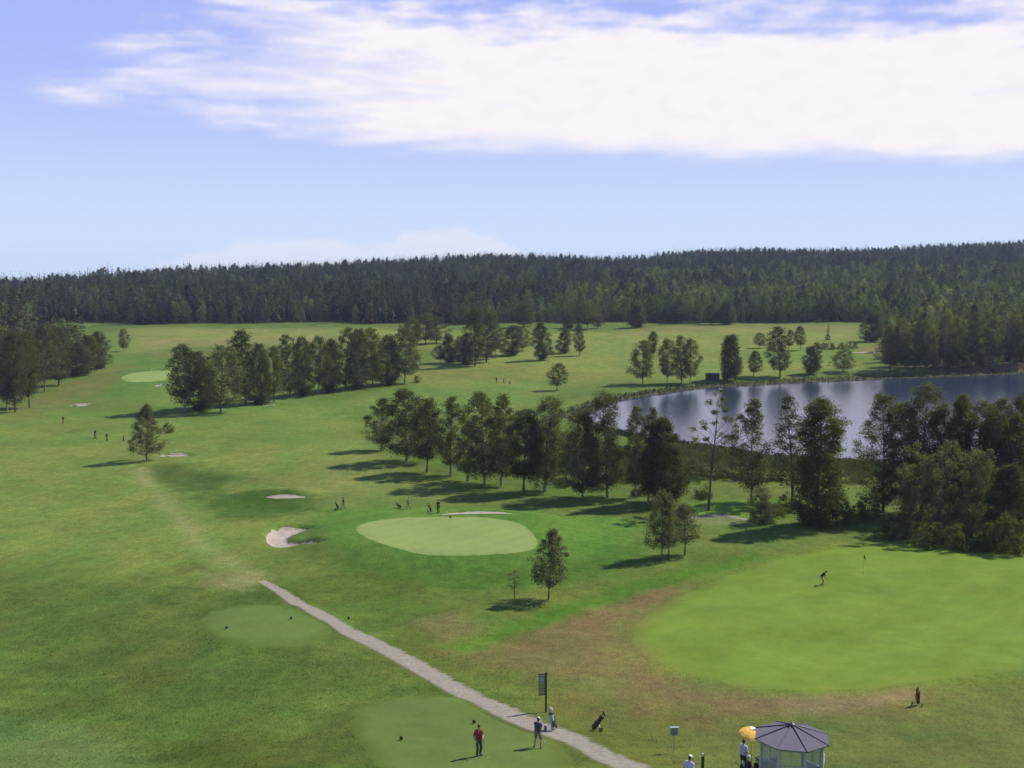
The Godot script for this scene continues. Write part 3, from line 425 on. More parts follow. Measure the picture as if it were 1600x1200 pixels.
func mesh_of(b: Buf) -> ArrayMesh:
	var a := []
	a.resize(Mesh.ARRAY_MAX)
	a[Mesh.ARRAY_VERTEX] = b.v
	if b.n.size() == b.v.size():
		a[Mesh.ARRAY_NORMAL] = b.n
	if b.c.size() == b.v.size():
		a[Mesh.ARRAY_COLOR] = b.c
	a[Mesh.ARRAY_INDEX] = b.i
	var m := ArrayMesh.new()
	m.add_surface_from_arrays(Mesh.PRIMITIVE_TRIANGLES, a)
	return m

func frame_of(dir: Vector3) -> Array:
	var d := dir.normalized()
	var s := d.cross(Vector3.UP if absf(d.y) < 0.9 else Vector3.RIGHT).normalized()
	return [s, s.cross(d).normalized()]

func tube(b: Buf, pts: Array, rad: Array, sides := 8, col := Color.WHITE, caps := true):
	var first := b.v.size()
	for k in pts.size():
		var dir: Vector3 = pts[mini(k + 1, pts.size() - 1)] - pts[maxi(k - 1, 0)]
		var f := frame_of(dir)
		for s in sides:
			var an := TAU * s / sides
			var nn: Vector3 = f[0] * cos(an) + f[1] * sin(an)
			b.v.append(pts[k] + nn * rad[k])
			b.n.append(nn)
			b.c.append(col)
	for k in pts.size() - 1:
		for s in sides:
			var a := first + k * sides + s
			var c := first + k * sides + (s + 1) % sides
			b.i.append_array([a, c, a + sides, c, c + sides, a + sides])
	if caps:
		for e in [0, pts.size() - 1]:
			var dir: Vector3 = (pts[0] - pts[1]) if e == 0 else (pts[e] - pts[e - 1])
			var mid := b.v.size()
			b.v.append(pts[e])
			b.n.append(dir.normalized())
			b.c.append(col)
			for s in sides:
				b.v.append(b.v[first + e * sides + s])
				b.n.append(dir.normalized())
				b.c.append(col)
			for s in sides:
				var p := mid + 1 + s
				var q := mid + 1 + (s + 1) % sides
				if e == 0:
					b.i.append_array([mid, q, p])
				else:
					b.i.append_array([mid, p, q])

func quad(b: Buf, p: Vector3, q: Vector3, r: Vector3, s: Vector3, col := Color.WHITE):
	# corners run clockwise seen from the front
	var nn := (s - p).cross(q - p)
	nn = nn.normalized() if nn.length() > 1e-9 else Vector3.UP
	var f := b.v.size()
	b.v.append_array([p, q, r, s])
	b.n.append_array([nn, nn, nn, nn])
	b.c.append_array([col, col, col, col])
	b.i.append_array([f, f + 1, f + 2, f, f + 2, f + 3])

func box(b: Buf, mid: Vector3, size: Vector3, turn := Basis(), col := Color.WHITE, bevel := 0.0):
	# a box with its four upright edges and its top and bottom rims cut by bevel
	var h := size * 0.5
	var e := minf(bevel, minf(h.x, minf(h.y, h.z)) * 0.9)
	var rings := []
	for lv in ([[-h.y, e], [-h.y + e, 0.0], [h.y - e, 0.0], [h.y, e]] if e > 0.0 else [[-h.y, 0.0], [h.y, 0.0]]):
		var hx: float = h.x - lv[1]
		var hz: float = h.z - lv[1]
		var ring := []
		if e > 0.0:
			for cnr in [[1, 1], [-1, 1], [-1, -1], [1, -1]]:
				var p1 := Vector3(cnr[0] * hx, lv[0], cnr[1] * (hz - e))
				var p2 := Vector3(cnr[0] * (hx - e), lv[0], cnr[1] * hz)
				if cnr[0] * cnr[1] > 0:
					ring.append(p1); ring.append(p2)
				else:
					ring.append(p2); ring.append(p1)
		else:
			for cnr in [[1, 1], [-1, 1], [-1, -1], [1, -1]]:
				ring.append(Vector3(cnr[0] * hx, lv[0], cnr[1] * hz))
		for k in ring.size():
			ring[k] = mid + turn * (ring[k] as Vector3)
		rings.append(ring)
	for r in rings.size() - 1:
		for k in rings[0].size():
			var k2: int = (k + 1) % rings[0].size()
			quad(b, rings[r][k], rings[r][k2], rings[r + 1][k2], rings[r + 1][k], col)
	for e2 in [0, rings.size() - 1]:
		var ring: Array = rings[e2]
		var cen := Vector3.ZERO
		for p in ring:
			cen += p
		cen /= ring.size()
		for k in ring.size():
			var k2: int = (k + 1) % ring.size()
			if e2 == 0:
				quad(b, cen, ring[k2], ring[k], cen, col)
			else:
				quad(b, cen, ring[k], ring[k2], cen, col)

func lathe(b: Buf, prof: Array, sides := 16, col := Color.WHITE, at := Vector3.ZERO, turn := Basis()):
	# prof: [radius, height] from bottom to top
	var first := b.v.size()
	for k in prof.size():
		var d := Vector2(prof[mini(k + 1, prof.size() - 1)][0] - prof[maxi(k - 1, 0)][0], prof[mini(k + 1, prof.size() - 1)][1] - prof[maxi(k - 1, 0)][1])
		var nn2 := Vector2(d.y, -d.x).normalized()
		for s in sides:
			var an := TAU * s / sides
			b.v.append(at + turn * Vector3(cos(an) * prof[k][0], prof[k][1], sin(an) * prof[k][0]))
			b.n.append(turn * Vector3(cos(an) * nn2.x, nn2.y, sin(an) * nn2.x))
			b.c.append(col)
	for k in prof.size() - 1:
		for s in sides:
			var a := first + k * sides + s
			var c := first + k * sides + (s + 1) % sides
			b.i.append_array([a, c, a + sides, c, c + sides, a + sides])

func paint(r: float, g: float, bl: float, rough := 0.7, metal := 0.0) -> StandardMaterial3D:
	# base colour given as linear values
	var m := StandardMaterial3D.new()
	m.albedo_color = Color(r, g, bl).linear_to_srgb()
	m.roughness = rough
	m.metallic = metal
	m.cull_mode = BaseMaterial3D.CULL_DISABLED
	return m

func grain(seed_: int, freqs: Array, weights: Array, lo: float, hi: float, tint := 0.0, size := 512) -> ImageTexture:
	# a seamless grain whose linear values lie between lo and hi
	var data := []
	for k in freqs.size():
		var nz := FastNoiseLite.new()
		nz.seed = seed_ + k * 7
		nz.frequency = freqs[k]
		nz.fractal_octaves = 3
		data.append(nz.get_seamless_image(size, size).get_data())
	var out := PackedByteArray()
	out.resize(size * size * 3)
	var total := 0.0
	for w in weights:
		total += w
	for p in size * size:
		var s := 0.0
		for k in data.size():
			s += weights[k] * data[k][p] / 255.0
		s /= total
		s = clampf((s - 0.5) * 1.7 + 0.5, 0.0, 1.0)
		var hue: float = (data[0][(p * 7 + 3001) % (size * size)] / 255.0 - 0.5) * tint
		var f := lerpf(lo, hi, s)
		out[p * 3] = int(255.0 * pow(clampf(f * (1.0 + hue), 0.0, 1.0), 0.4545))
		out[p * 3 + 1] = int(255.0 * pow(clampf(f, 0.0, 1.0), 0.4545))
		out[p * 3 + 2] = int(255.0 * pow(clampf(f * (1.0 - hue), 0.0, 1.0), 0.4545))
	return ImageTexture.create_from_image(Image.create_from_data(size, size, false, Image.FORMAT_RGB8, out))

func relief(seed_: int, freq: float, strength: float, size := 512) -> ImageTexture:
	var nz := FastNoiseLite.new()
	nz.seed = seed_
	nz.frequency = freq
	nz.fractal_octaves = 4
	var im := nz.get_seamless_image(size, size)
	im.convert(Image.FORMAT_RGBA8)
	im.bump_map_to_normal_map(strength)
	return ImageTexture.create_from_image(im)

func tri(m: StandardMaterial3D, metres: float):
	m.uv1_triplanar = true
	m.uv1_world_triplanar = true
	m.uv1_scale = Vector3.ONE / metres

func prepare():
	for nz in [[soft_noise, 21, 1.0 / 46.0, 3], [patch_noise, 33, 1.0 / 11.0, 4], [fine_noise, 57, 1.0 / 2.6, 3]]:
		nz[0].seed = nz[1]
		nz[0].frequency = nz[2]
		nz[0].fractal_octaves = nz[3]
		nz[0].noise_type = FastNoiseLite.TYPE_SIMPLEX_SMOOTH
	for k in 2041:
		prof_lut.append(table(PROFILE, -400.0 + k * 0.5))
	for k in 1001:
		ridge_lut.append(table(RIDGE, -2500.0 + k * 5.0))
	for k in 160:
		path_lut.append(table(PATH_X, float(k)))
	for p in LAKE_SHORE:
		lake_poly.append(Vector2(p[0], p[1]))
	for z in ZONES:
		var pl := PackedVector2Array()
		var r := Rect2(z[0][0][0], z[0][0][1], 0, 0)
		for p in z[0]:
			pl.append(Vector2(p[0], p[1]))
			r = r.expand(Vector2(p[0], p[1]))
		zone_poly.append(pl)
		zone_box.append(r.grow(z[2] + z[3] * 1.2))
	# grass: the colour of each patch comes with the sheet, the grain of the sward from this
	var g := StandardMaterial3D.new()
	g.vertex_color_use_as_albedo = true
	g.albedo_texture = grain(3, [0.010, 0.035, 0.09], [0.6, 1.0, 1.1], 0.36, 1.0, 0.30, 1024)
	g.normal_enabled = true
	g.normal_texture = relief(9, 0.06, 6.0, 1024)
	g.normal_scale = 0.8
	g.roughness = 0.95
	g.metallic_specular = 0.15
	tri(g, 14.0)
	M.grass = g
	var t := g.duplicate()
	t.albedo_texture = grain(5, [0.02, 0.09, 0.3], [0.6, 1.0, 0.8], 0.70, 1.0, 0.10)
	t.normal_scale = 0.25
	tri(t, 7.0)
	M.turf = t
	var s := g.duplicate()
	s.albedo_texture = grain(15, [0.03, 0.12, 0.35], [0.8, 1.0, 1.0], 0.62, 1.0, 0.06)
	s.normal_scale = 0.5
	tri(s, 5.0)
	M.sand = s
	var gr := g.duplicate()
	gr.albedo_texture = grain(25, [0.02, 0.1, 0.4], [0.9, 1.0, 1.2], 0.5, 1.0, 0.08)
	gr.normal_scale = 0.9
	tri(gr, 4.0)
	M.gravel = gr
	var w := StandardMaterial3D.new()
	w.albedo_color = Color(0.026, 0.040, 0.070).linear_to_srgb()  # blue in the base colour stands in for reflected sky
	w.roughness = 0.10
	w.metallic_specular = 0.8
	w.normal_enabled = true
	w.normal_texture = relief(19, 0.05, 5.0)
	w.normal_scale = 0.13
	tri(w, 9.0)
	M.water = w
	for f in LEAF_TONES:
		var l := StandardMaterial3D.new()
		l.vertex_color_use_as_albedo = true
		l.albedo_color = Color(f[1], f[2], f[3]).linear_to_srgb()
		l.roughness = 0.8
		l.metallic_specular = 0.12
		l.cull_mode = BaseMaterial3D.CULL_DISABLED
		l.backlight_enabled = true
		l.backlight = Color(f[4], f[4] * 1.05, f[4] * 0.55)
		M[f[0]] = l
	var bark := paint(0.10, 0.09, 0.075, 0.9)
	bark.vertex_color_use_as_albedo = true
	bark.albedo_texture = grain(41, [0.05, 0.2], [1.0, 1.0], 0.45, 1.0, 0.0, 256)
	bark.uv1_triplanar = true
	bark.uv1_scale = Vector3(0.9, 0.35, 0.9)
	M.bark = bark
	var birch := bark.duplicate()
	birch.albedo_color = Color(0.34, 0.32, 0.29).linear_to_srgb()
	birch.albedo_texture = grain(43, [0.03, 0.12], [1.3, 1.0], 0.12, 1.0, 0.0, 256)
	M.birch_bark = birch

# ------------------------------------------------------------------ the lie of the land
func table(t: Array, x: float) -> float:
	var n := t.size()
	if x <= t[0][0]:
		return t[0][1]
	if x >= t[n - 1][0]:
		return t[n - 1][1]
	var i := 0
	while t[i + 1][0] < x:
		i += 1
	var m := [0.0, 0.0]
	for k in 2:
		var j := i + k
		if j == 0:
			m[k] = (t[1][1] - t[0][1]) / (t[1][0] - t[0][0])
		elif j == n - 1:
			m[k] = (t[n - 1][1] - t[n - 2][1]) / (t[n - 1][0] - t[n - 2][0])
		else:
			var a: float = (t[j][1] - t[j - 1][1]) / (t[j][0] - t[j - 1][0])
			var b: float = (t[j + 1][1] - t[j][1]) / (t[j + 1][0] - t[j][0])
			m[k] = 0.0 if a * b <= 0.0 else 2.0 * a * b / (a + b)
	var w: float = t[i + 1][0] - t[i][0]
	var u: float = (x - t[i][0]) / w
	var y0: float = t[i][1]
	var y1: float = t[i + 1][1]
	var m0: float = m[0] * w
	var m1: float = m[1] * w
	return y0 + u * (m0 + u * (3.0 * (y1 - y0) - 2.0 * m0 - m1 + u * (m0 + m1 - 2.0 * (y1 - y0))))

func look(lut: PackedFloat32Array, at: float) -> float:
	var p := clampf(at, 0.0, lut.size() - 1.001)
	var k := int(p)
	return lerpf(lut[k], lut[k + 1], p - k)

func edge_distance(pl: PackedVector2Array, p: Vector2) -> float:
	var best := 1e18
	var ins := false
	var n := pl.size()
	var a := pl[n - 1]
	for k in n:
		var b := pl[k]
		var e := b - a
		var q := p - a
		var t := clampf(q.dot(e) / e.length_squared(), 0.0, 1.0)
		best = minf(best, (q - e * t).length_squared())
		if (a.y > p.y) != (b.y > p.y) and p.x < e.x * q.y / e.y + a.x:
			ins = not ins
		a = b
	return -sqrt(best) if ins else sqrt(best)

func ground_y(x: float, z: float) -> float:
	var d := -z
	var y: float
	if d <= 600.0:
		y = look(prof_lut, (d + 400.0) * 2.0)
	else:
		var rd := 1200.0 + 0.31 * clampf(x, -900.0, 1400.0)
		var rg := look(ridge_lut, (x + 2500.0) / 5.0)
		if d < rd:
			var t := (d - 600.0) / (rd - 600.0)
			y = -22.3 + (rg + 22.3) * (0.65 * t + 0.35 * t * t * (3.0 - 2.0 * t))
		else:
			y = lerpf(rg, -13.0, smoothstep(0.0, 1100.0, d - rd))
	if d > 120.0 and d < 620.0:
		var a := smoothstep(120.0, 180.0, d) * (1.0 - smoothstep(560.0, 620.0, d))
		y += a * (0.28 * sin(x * 0.071 + 1.3) * cos(d * 0.043 + 0.4) + 0.22 * sin(x * 0.031 - d * 0.052 + 2.0))
	y += EYE_Y
	if d > 30.0 and d < 420.0:
		for m in MOUNDS:
			var dx: float = x - m[0]
			var dz: float = z - m[1]
			var far: float = maxf(m[2], m[3])
			if dx * dx + dz * dz > far * far:
				continue
			var c := cos(m[4])
			var s := sin(m[4])
			var q := Vector2((dx * c + dz * s) / m[2], (-dx * s + dz * c) / m[3]).length()
			if q < 1.0:
				y += m[5] * (1.0 - smoothstep(m[6], 1.0, q))
	if d > 118.0 and d < 420.0 and x < 12.0:
		var pit := 0.0
		for q in PITS:
			if d < q[0] or d > q[1] or x < q[2] or x > q[3]:
				continue
			var ab := Vector2(q[7] - q[5], q[8] - q[6])
			var ap := Vector2(x - q[5], z - q[6])
			var t := clampf(ap.dot(ab) / ab.length_squared(), 0.0, 1.0)
			var half: float = lerpf(q[9], q[10], t) * 0.5
			pit = maxf(pit, q[4] * (1.0 - smoothstep(half * 0.7, half + 0.75, (ap - ab * t).length())))
		y -= pit
	if d > 150.0 and d < 480.0 and x > -60.0:
		var s2 := edge_distance(lake_poly, Vector2(x, z))
		if s2 < 9.0:
			if s2 > 0.0:
				y = LAKE_Y + 0.25 + (maxf(y, LAKE_Y + 0.3) - LAKE_Y - 0.25) * smoothstep(0.0, 9.0, s2)
			else:
				y = LAKE_Y + 0.25 - 0.4 * smoothstep(0.0, 2.0, -s2) - 1.2 * smoothstep(0.0, 14.0, -s2)
	return y

func on_ground(x: float, z: float, lift := 0.0) -> Vector3:
	return Vector3(x, ground_y(x, z) + lift, z)

func in_wood(x: float, d: float) -> float:
	# metres inside the edge of the forest, negative outside it
	var wob := 7.0 * sin(x * 0.043) + 5.0 * sin(x * 0.11 + 1.0)
	var far := d - (601.0 + wob)
	if x > 60.0 and x < 190.0:
		far = d - (606.0 + 0.5 * wob)
	var best := far
	if d > 380.0 and x > 100.0:
		best = maxf(best, minf(x - (134.0 + (d - 392.0) * 0.28 + 0.3 * wob), d - (394.0 + (x - 134.0) * 0.38)))
	if x < -120.0 and d > 270.0:
		var lim := -138.0 - maxf(0.0, d - 330.0) * 0.20 - maxf(0.0, d - 430.0) * 0.45
		best = maxf(best, lim - 6.0 - x + 0.25 * wob)
	return best

func ground_color(x: float, z: float) -> Color:
	var d := -z
	var n1 := soft_noise.get_noise_2d(x, z)
	var n2 := patch_noise.get_noise_2d(x, z * 0.8)
	var n3 := fine_noise.get_noise_2d(x, z)
	var c := GRASS_BASE
	var p := Vector2(x, z)
	for k in ZONES.size():
		if not zone_box[k].has_point(p):
			continue
		var zn: Array = ZONES[k]
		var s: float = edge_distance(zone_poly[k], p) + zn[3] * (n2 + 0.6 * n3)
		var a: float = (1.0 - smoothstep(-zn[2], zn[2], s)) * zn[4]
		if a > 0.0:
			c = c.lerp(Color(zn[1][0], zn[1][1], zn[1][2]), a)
	var n4 := fine_noise.get_noise_2d(x * 0.45 + 50.0, z * 0.45)
	var v := 1.0 + 0.14 * n1 + 0.13 * n2 + 0.15 * n3 + 0.12 * n4
	var dry := clampf(0.5 + 1.0 * patch_noise.get_noise_2d(x * 0.6 + 700.0, z * 0.35) + 0.8 * fine_noise.get_noise_2d(x * 0.5 + 300.0, z * 0.4), 0.0, 1.0)
	c = Color(c.r * v * (0.88 + 0.28 * dry), c.g * v * (0.98 + 0.05 * dry), c.b * v * (0.93 + 0.14 * dry))
	if d < 150.0 and x < look(path_lut, d) - 0.5:
		# bands left by the mower, running away to the upper left
		var band := sin((x * 0.86 + z * 0.30) * 0.95 + 1.6 * n2)
		var k := 1.0 + 0.055 * clampf(band * 2.2, -1.0, 1.0) * smoothstep(150.0, 118.0, d)
		c = Color(c.r * k, c.g * k, c.b * k)
	if d > 260.0:
		var wd := in_wood(x, d)
		if wd > -3.0:
			c = c.lerp(Color(0.085, 0.075, 0.036) * v, smoothstep(-3.0, 3.0, wd + 3.0 * n2))   # needles and moss
	if d > 150.0 and d < 480.0 and x > -60.0:
		var s2 := edge_distance(lake_poly, p)
		if s2 < 6.0:
			c = c.lerp(Color(0.085, 0.088, 0.042) * v, smoothstep(5.0, 1.5, s2 + 2.5 * n2))   # sedge and mud
	return Color(c.r * 1.36, c.g * 1.43, c.b * 1.24)

func build_ground():
	var xs := PackedFloat32Array()
	var x := 0.0
	while x < 1900.0:
		xs.append(x)
		x += 0.6 + maxf(0.0, x - 70.0) * 0.03 if x < 1200.0 else 60.0
	xs.append(2400.0)
	var cols := PackedFloat32Array()
	for k in range(xs.size() - 1, 0, -1):
		cols.append(-xs[k])
	cols.append_array(xs)
	var rows := PackedFloat32Array()
	var d := -300.0
	while d < 42.0:
		rows.append(d)
		d += 18.0 if d < 6.0 else 3.0
	while d < 3600.0:
		rows.append(d)
		d += 0.6 + clampf((d - 150.0) * 0.012, 0.0, 30.0)
	var b := Buf.new()
	var nx := cols.size()
	var nz := rows.size()
	b.v.resize(nx * nz)
	b.n.resize(nx * nz)
	b.c.resize(nx * nz)
	for j in nz:
		for i in nx:
			var px := cols[i]
			var pz := -rows[j]
			var k := j * nx + i
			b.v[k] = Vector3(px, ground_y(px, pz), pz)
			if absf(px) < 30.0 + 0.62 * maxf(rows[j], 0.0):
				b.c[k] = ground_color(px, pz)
			else:
				b.c[k] = GRASS_BASE * 1.42 if in_wood(px, rows[j]) < 0.0 else Color(0.109, 0.096, 0.046)
	for j in nz:
		for i in nx:
			var a := b.v[j * nx + mini(i + 1, nx - 1)] - b.v[j * nx + maxi(i - 1, 0)]
			var e := b.v[mini(j + 1, nz - 1) * nx + i] - b.v[maxi(j - 1, 0) * nx + i]
			b.n[j * nx + i] = a.cross(e).normalized()
	b.i.resize((nx - 1) * (nz - 1) * 6)
	var q := 0
	for j in nz - 1:
		for i in nx - 1:
			var k := j * nx + i
			b.i[q] = k
			b.i[q + 1] = k + nx
			b.i[q + 2] = k + 1
			b.i[q + 3] = k + 1
			b.i[q + 4] = k + nx
			b.i[q + 5] = k + nx + 1
			q += 6
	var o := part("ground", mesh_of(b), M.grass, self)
	tag(o, "mown and rough grass of the golf course running to the forest", "grass", "", "structure")

func build_lake():
	# the sheet reaches a little way under the bank
	var wide: PackedVector2Array = Geometry2D.offset_polygon(lake_poly, 1.2)[0]
	var b := Buf.new()
	for p in wide:
		b.v.append(Vector3(p.x, LAKE_Y, p.y))
		b.n.append(Vector3.UP)
		b.c.append(Color.WHITE)
	b.i = Geometry2D.triangulate_polygon(wide)
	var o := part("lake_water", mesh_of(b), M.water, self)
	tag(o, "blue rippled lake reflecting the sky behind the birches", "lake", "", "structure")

func blob(pl: Array, lift: float, col: Color, vary: float, blur := 0.9, stripe := 0.0, rings := 24, around := 96) -> ArrayMesh:
	# a rounded patch that follows the ground: rings from its middle to a smooth closed outline
	var cv := []
	var n := pl.size()
	for k in around:
		var t := float(k) * n / around
		var i := int(t)
		var u := t - i
		var p: Array = []
		for e in [-1, 0, 1, 2]:
			var w: Array = pl[(i + e + n) % n]
			p.append(Vector2(w[0], w[1]))
		cv.append(p[1].cubic_interpolate(p[2], p[0], p[3], u))
	var cen := Vector2.ZERO
	for p in cv:
		cen += p
	cen /= around
	var b := Buf.new()
	for r in rings + 1:
		for k in around:
			var f := float(r) / rings
			var w: Vector2 = cen.lerp(cv[k], f)
			if r == rings:
				w += (cv[k] - cen).normalized() * 0.18 * fine_noise.get_noise_2d(w.x * 2.0, w.y * 2.0)
			b.v.append(on_ground(w.x, w.y, lift if r < rings - 1 else (0.4 * lift if r < rings else -0.01)))
			var m := 1.0 + vary * (patch_noise.get_noise_2d(w.x * 1.3, w.y) + 0.6 * fine_noise.get_noise_2d(w.x, w.y))
			var dry := 0.06 * patch_noise.get_noise_2d(w.x + 90.0, w.y * 2.0)
			m *= 1.0 + stripe * (1.0 if fposmod((w.x * 0.8 + w.y * 0.6) / 2.6, 1.0) < 0.5 else -1.0)
			var tc := Color(col.r * m * (1.0 + dry), col.g * m, col.b * m * (1.0 - dry))
			# the cut ends raggedly: uncut grass stands in the outermost ring
			var rag := smoothstep(blur, 1.0, f + 0.04 * fine_noise.get_noise_2d(w.x * 1.6, w.y * 1.6))
			b.c.append(tc.lerp(ground_color(w.x, w.y) * 0.83, rag))
			var gx := ground_y(w.x + 0.4, w.y) - ground_y(w.x - 0.4, w.y)
			var gz := ground_y(w.x, w.y + 0.4) - ground_y(w.x, w.y - 0.4)
			b.n.append(Vector3(-gx / 0.8, 1.0, -gz / 0.8).normalized())
	for r in rings:
		for k in around:
			var a := r * around + k
			var c := r * around + (k + 1) % around
			b.i.append_array([a, a + around, c, c, a + around, c + around])
	return mesh_of(b)

func build_turf():
	for g in TURF:
		var c := Color(g[2][0], g[2][1], g[2][2]) * 1.18
		var o := part(g[0], blob(g[1], 0.018, c, g[6], g[5], g[7], g[8], 140), M.turf, self)
		tag(o, g[3], g[4], "", "structure")

func ribbon(line: Array, lift: float, across: Array, rag: float, step := 0.5) -> ArrayMesh:
	# a strip along a smooth line; across: [share of half the width from -1 to 1, colour]
	var pts := []
	for k in line.size() - 1:
		var p := []
		for e in [-1, 0, 1, 2]:
			var w: Array = line[clampi(k + e, 0, line.size() - 1)]
			p.append(Vector3(w[0], w[1], w[2]))
		var steps := maxi(2, int(Vector2(p[2].x - p[1].x, p[2].y - p[1].y).length() / step))
		for s in steps:
			pts.append(p[1].cubic_interpolate(p[2], p[0], p[3], float(s) / steps))
	var e0: Array = line[line.size() - 1]
	pts.append(Vector3(e0[0], e0[1], e0[2]))
	var b := Buf.new()
	var m := across.size()
	for k in pts.size():
		var d: Vector3 = pts[mini(k + 1, pts.size() - 1)] - pts[maxi(k - 1, 0)]
		var side := Vector2(-d.y, d.x).normalized()
		var half: float = maxf(pts[k].z * 0.5, 0.03)
		for j in m:
			var off: float = across[j][0] * half
			if j == 0 or j == m - 1:
				off *= 1.0 + rag * fine_noise.get_noise_2d(pts[k].x * 2.2 + j * 40.0, pts[k].y * 2.2)
			var w := Vector2(pts[k].x, pts[k].y) + side * off
			b.v.append(on_ground(w.x, w.y, lift))
			var v := 1.0 + 0.22 * fine_noise.get_noise_2d(w.x * 1.5, w.y * 1.5) + 0.14 * patch_noise.get_noise_2d(w.x, w.y)
			var c: Color = across[j][1]
			b.c.append(Color(c.r * v, c.g * v, c.b * v))
			var gx := ground_y(w.x + 0.4, w.y) - ground_y(w.x - 0.4, w.y)
			var gz := ground_y(w.x, w.y + 0.4) - ground_y(w.x, w.y - 0.4)
			b.n.append(Vector3(-gx / 0.8, 1.0, -gz / 0.8).normalized())
	for k in pts.size() - 1:
		for j in m - 1:
			var a := k * m + j
			b.i.append_array([a, a + m, a + 1, a + 1, a + m, a + m + 1])
	return mesh_of(b)

func build_bunkers():
	for s in BUNKERS:
		var c := SAND * 1.22
		var o := part("sand_bunker", ribbon(s[1], 0.085, [[-1.0, c], [-0.8, c], [-0.5, c], [-0.2, c], [0.1, c], [0.4, c], [0.7, c], [0.9, c], [1.0, c]], 0.3, 0.25), M.sand, self)
		tag(o, s[0], "bunker", "sand bunkers of the course", "structure")

func gravel_strip(line: Array, lift: float, verge: float, rut: float) -> ArrayMesh:
	# gravel worn into the grass: towards its sides more and more of it is overgrown, in patches
	var pts := []
	for k in line.size() - 1:
		var p := []
		for e in [-1, 0, 1, 2]:
			var w: Array = line[clampi(k + e, 0, line.size() - 1)]
			p.append(Vector3(w[0], w[1], w[2]))
		var steps := maxi(2, int(Vector2(p[2].x - p[1].x, p[2].y - p[1].y).length() / 0.22))
		for s in steps:
			pts.append(p[1].cubic_interpolate(p[2], p[0], p[3], float(s) / steps))
	var b := Buf.new()
	var m := 19
	for k in pts.size():
		var d: Vector3 = pts[mini(k + 1, pts.size() - 1)] - pts[maxi(k - 1, 0)]
		var side := Vector2(-d.y, d.x).normalized()
		var half: float = pts[k].z * 0.5
		for j in m:
			var u := lerpf(-1.45, 1.45, float(j) / (m - 1))
			var w := Vector2(pts[k].x, pts[k].y) + side * half * u
			b.v.append(on_ground(w.x, w.y, lift * (1.0 if j > 0 and j < m - 1 else -0.4)))
			var n := fine_noise.get_noise_2d(w.x * 2.4, w.y * 2.4)
			var n2 := fine_noise.get_noise_2d(w.x * 7.0 + 60.0, w.y * 7.0)
			var over := smoothstep(verge - 0.22, verge + 0.22, absf(u) + 0.38 * n + 0.30 * n2)
			var v := 1.0 + 0.16 * n + 0.20 * n2
			var c := GRAVEL.lerp(EARTH, clampf(rut * (0.5 + 0.5 * n) + 0.7 * smoothstep(0.75, 1.0, u), 0.0, 1.0)) * 1.3
			c = Color(c.r * v, c.g * v, c.b * v)
			b.c.append(c.lerp(ground_color(w.x, w.y) * 0.92, over))
			b.n.append(Vector3.UP)
	for k in pts.size() - 1:
		for j in m - 1:
			var a := k * m + j
			b.i.append_array([a, a + m, a + 1, a + 1, a + m, a + m + 1])
	return mesh_of(b)

func build_paths():
	var o := part("gravel_path", gravel_strip(PATH, 0.03, 1.0, 0.12), M.gravel, self)
	tag(o, "pale gravel path running diagonally past the signpost", "path", "", "structure")
	var o2 := part("gravel_path", gravel_strip(LAKE_PATH, 0.03, 0.85, 0.45), M.gravel, self)
	tag(o2, "short gravel path in the shade of the lakeside trees", "path", "", "structure")

# ------------------------------------------------------------------ trees
func leaf(b: Buf, r: RandomNumberGenerator, at: Vector3, size: float, col: Color, hang := 0.3):
	var a := Vector3(r.randf_range(-1, 1), r.randf_range(-1, 1) - hang, r.randf_range(-1, 1)).normalized()
	var f := Vector3(r.randf_range(-1, 1), r.randf_range(-1, 1), r.randf_range(-1, 1)).cross(a)
	if f.length() < 0.05:
		return
	f = f.normalized() * size * r.randf_range(0.26, 0.40)
	var l := a * size * r.randf_range(0.75, 1.25)
	quad(b, at - l * 0.5, at + f + l * 0.05, at + l * 0.5, at - f + l * 0.05, col)

func crown_radius(shape: Array, t: float) -> float:
	for k in shape.size() - 1:
		if t <= shape[k + 1][0]:
			return lerpf(shape[k][1], shape[k + 1][1], smoothstep(0.0, 1.0, (t - shape[k][0]) / (shape[k + 1][0] - shape[k][0])))
	return shape[shape.size() - 1][1]

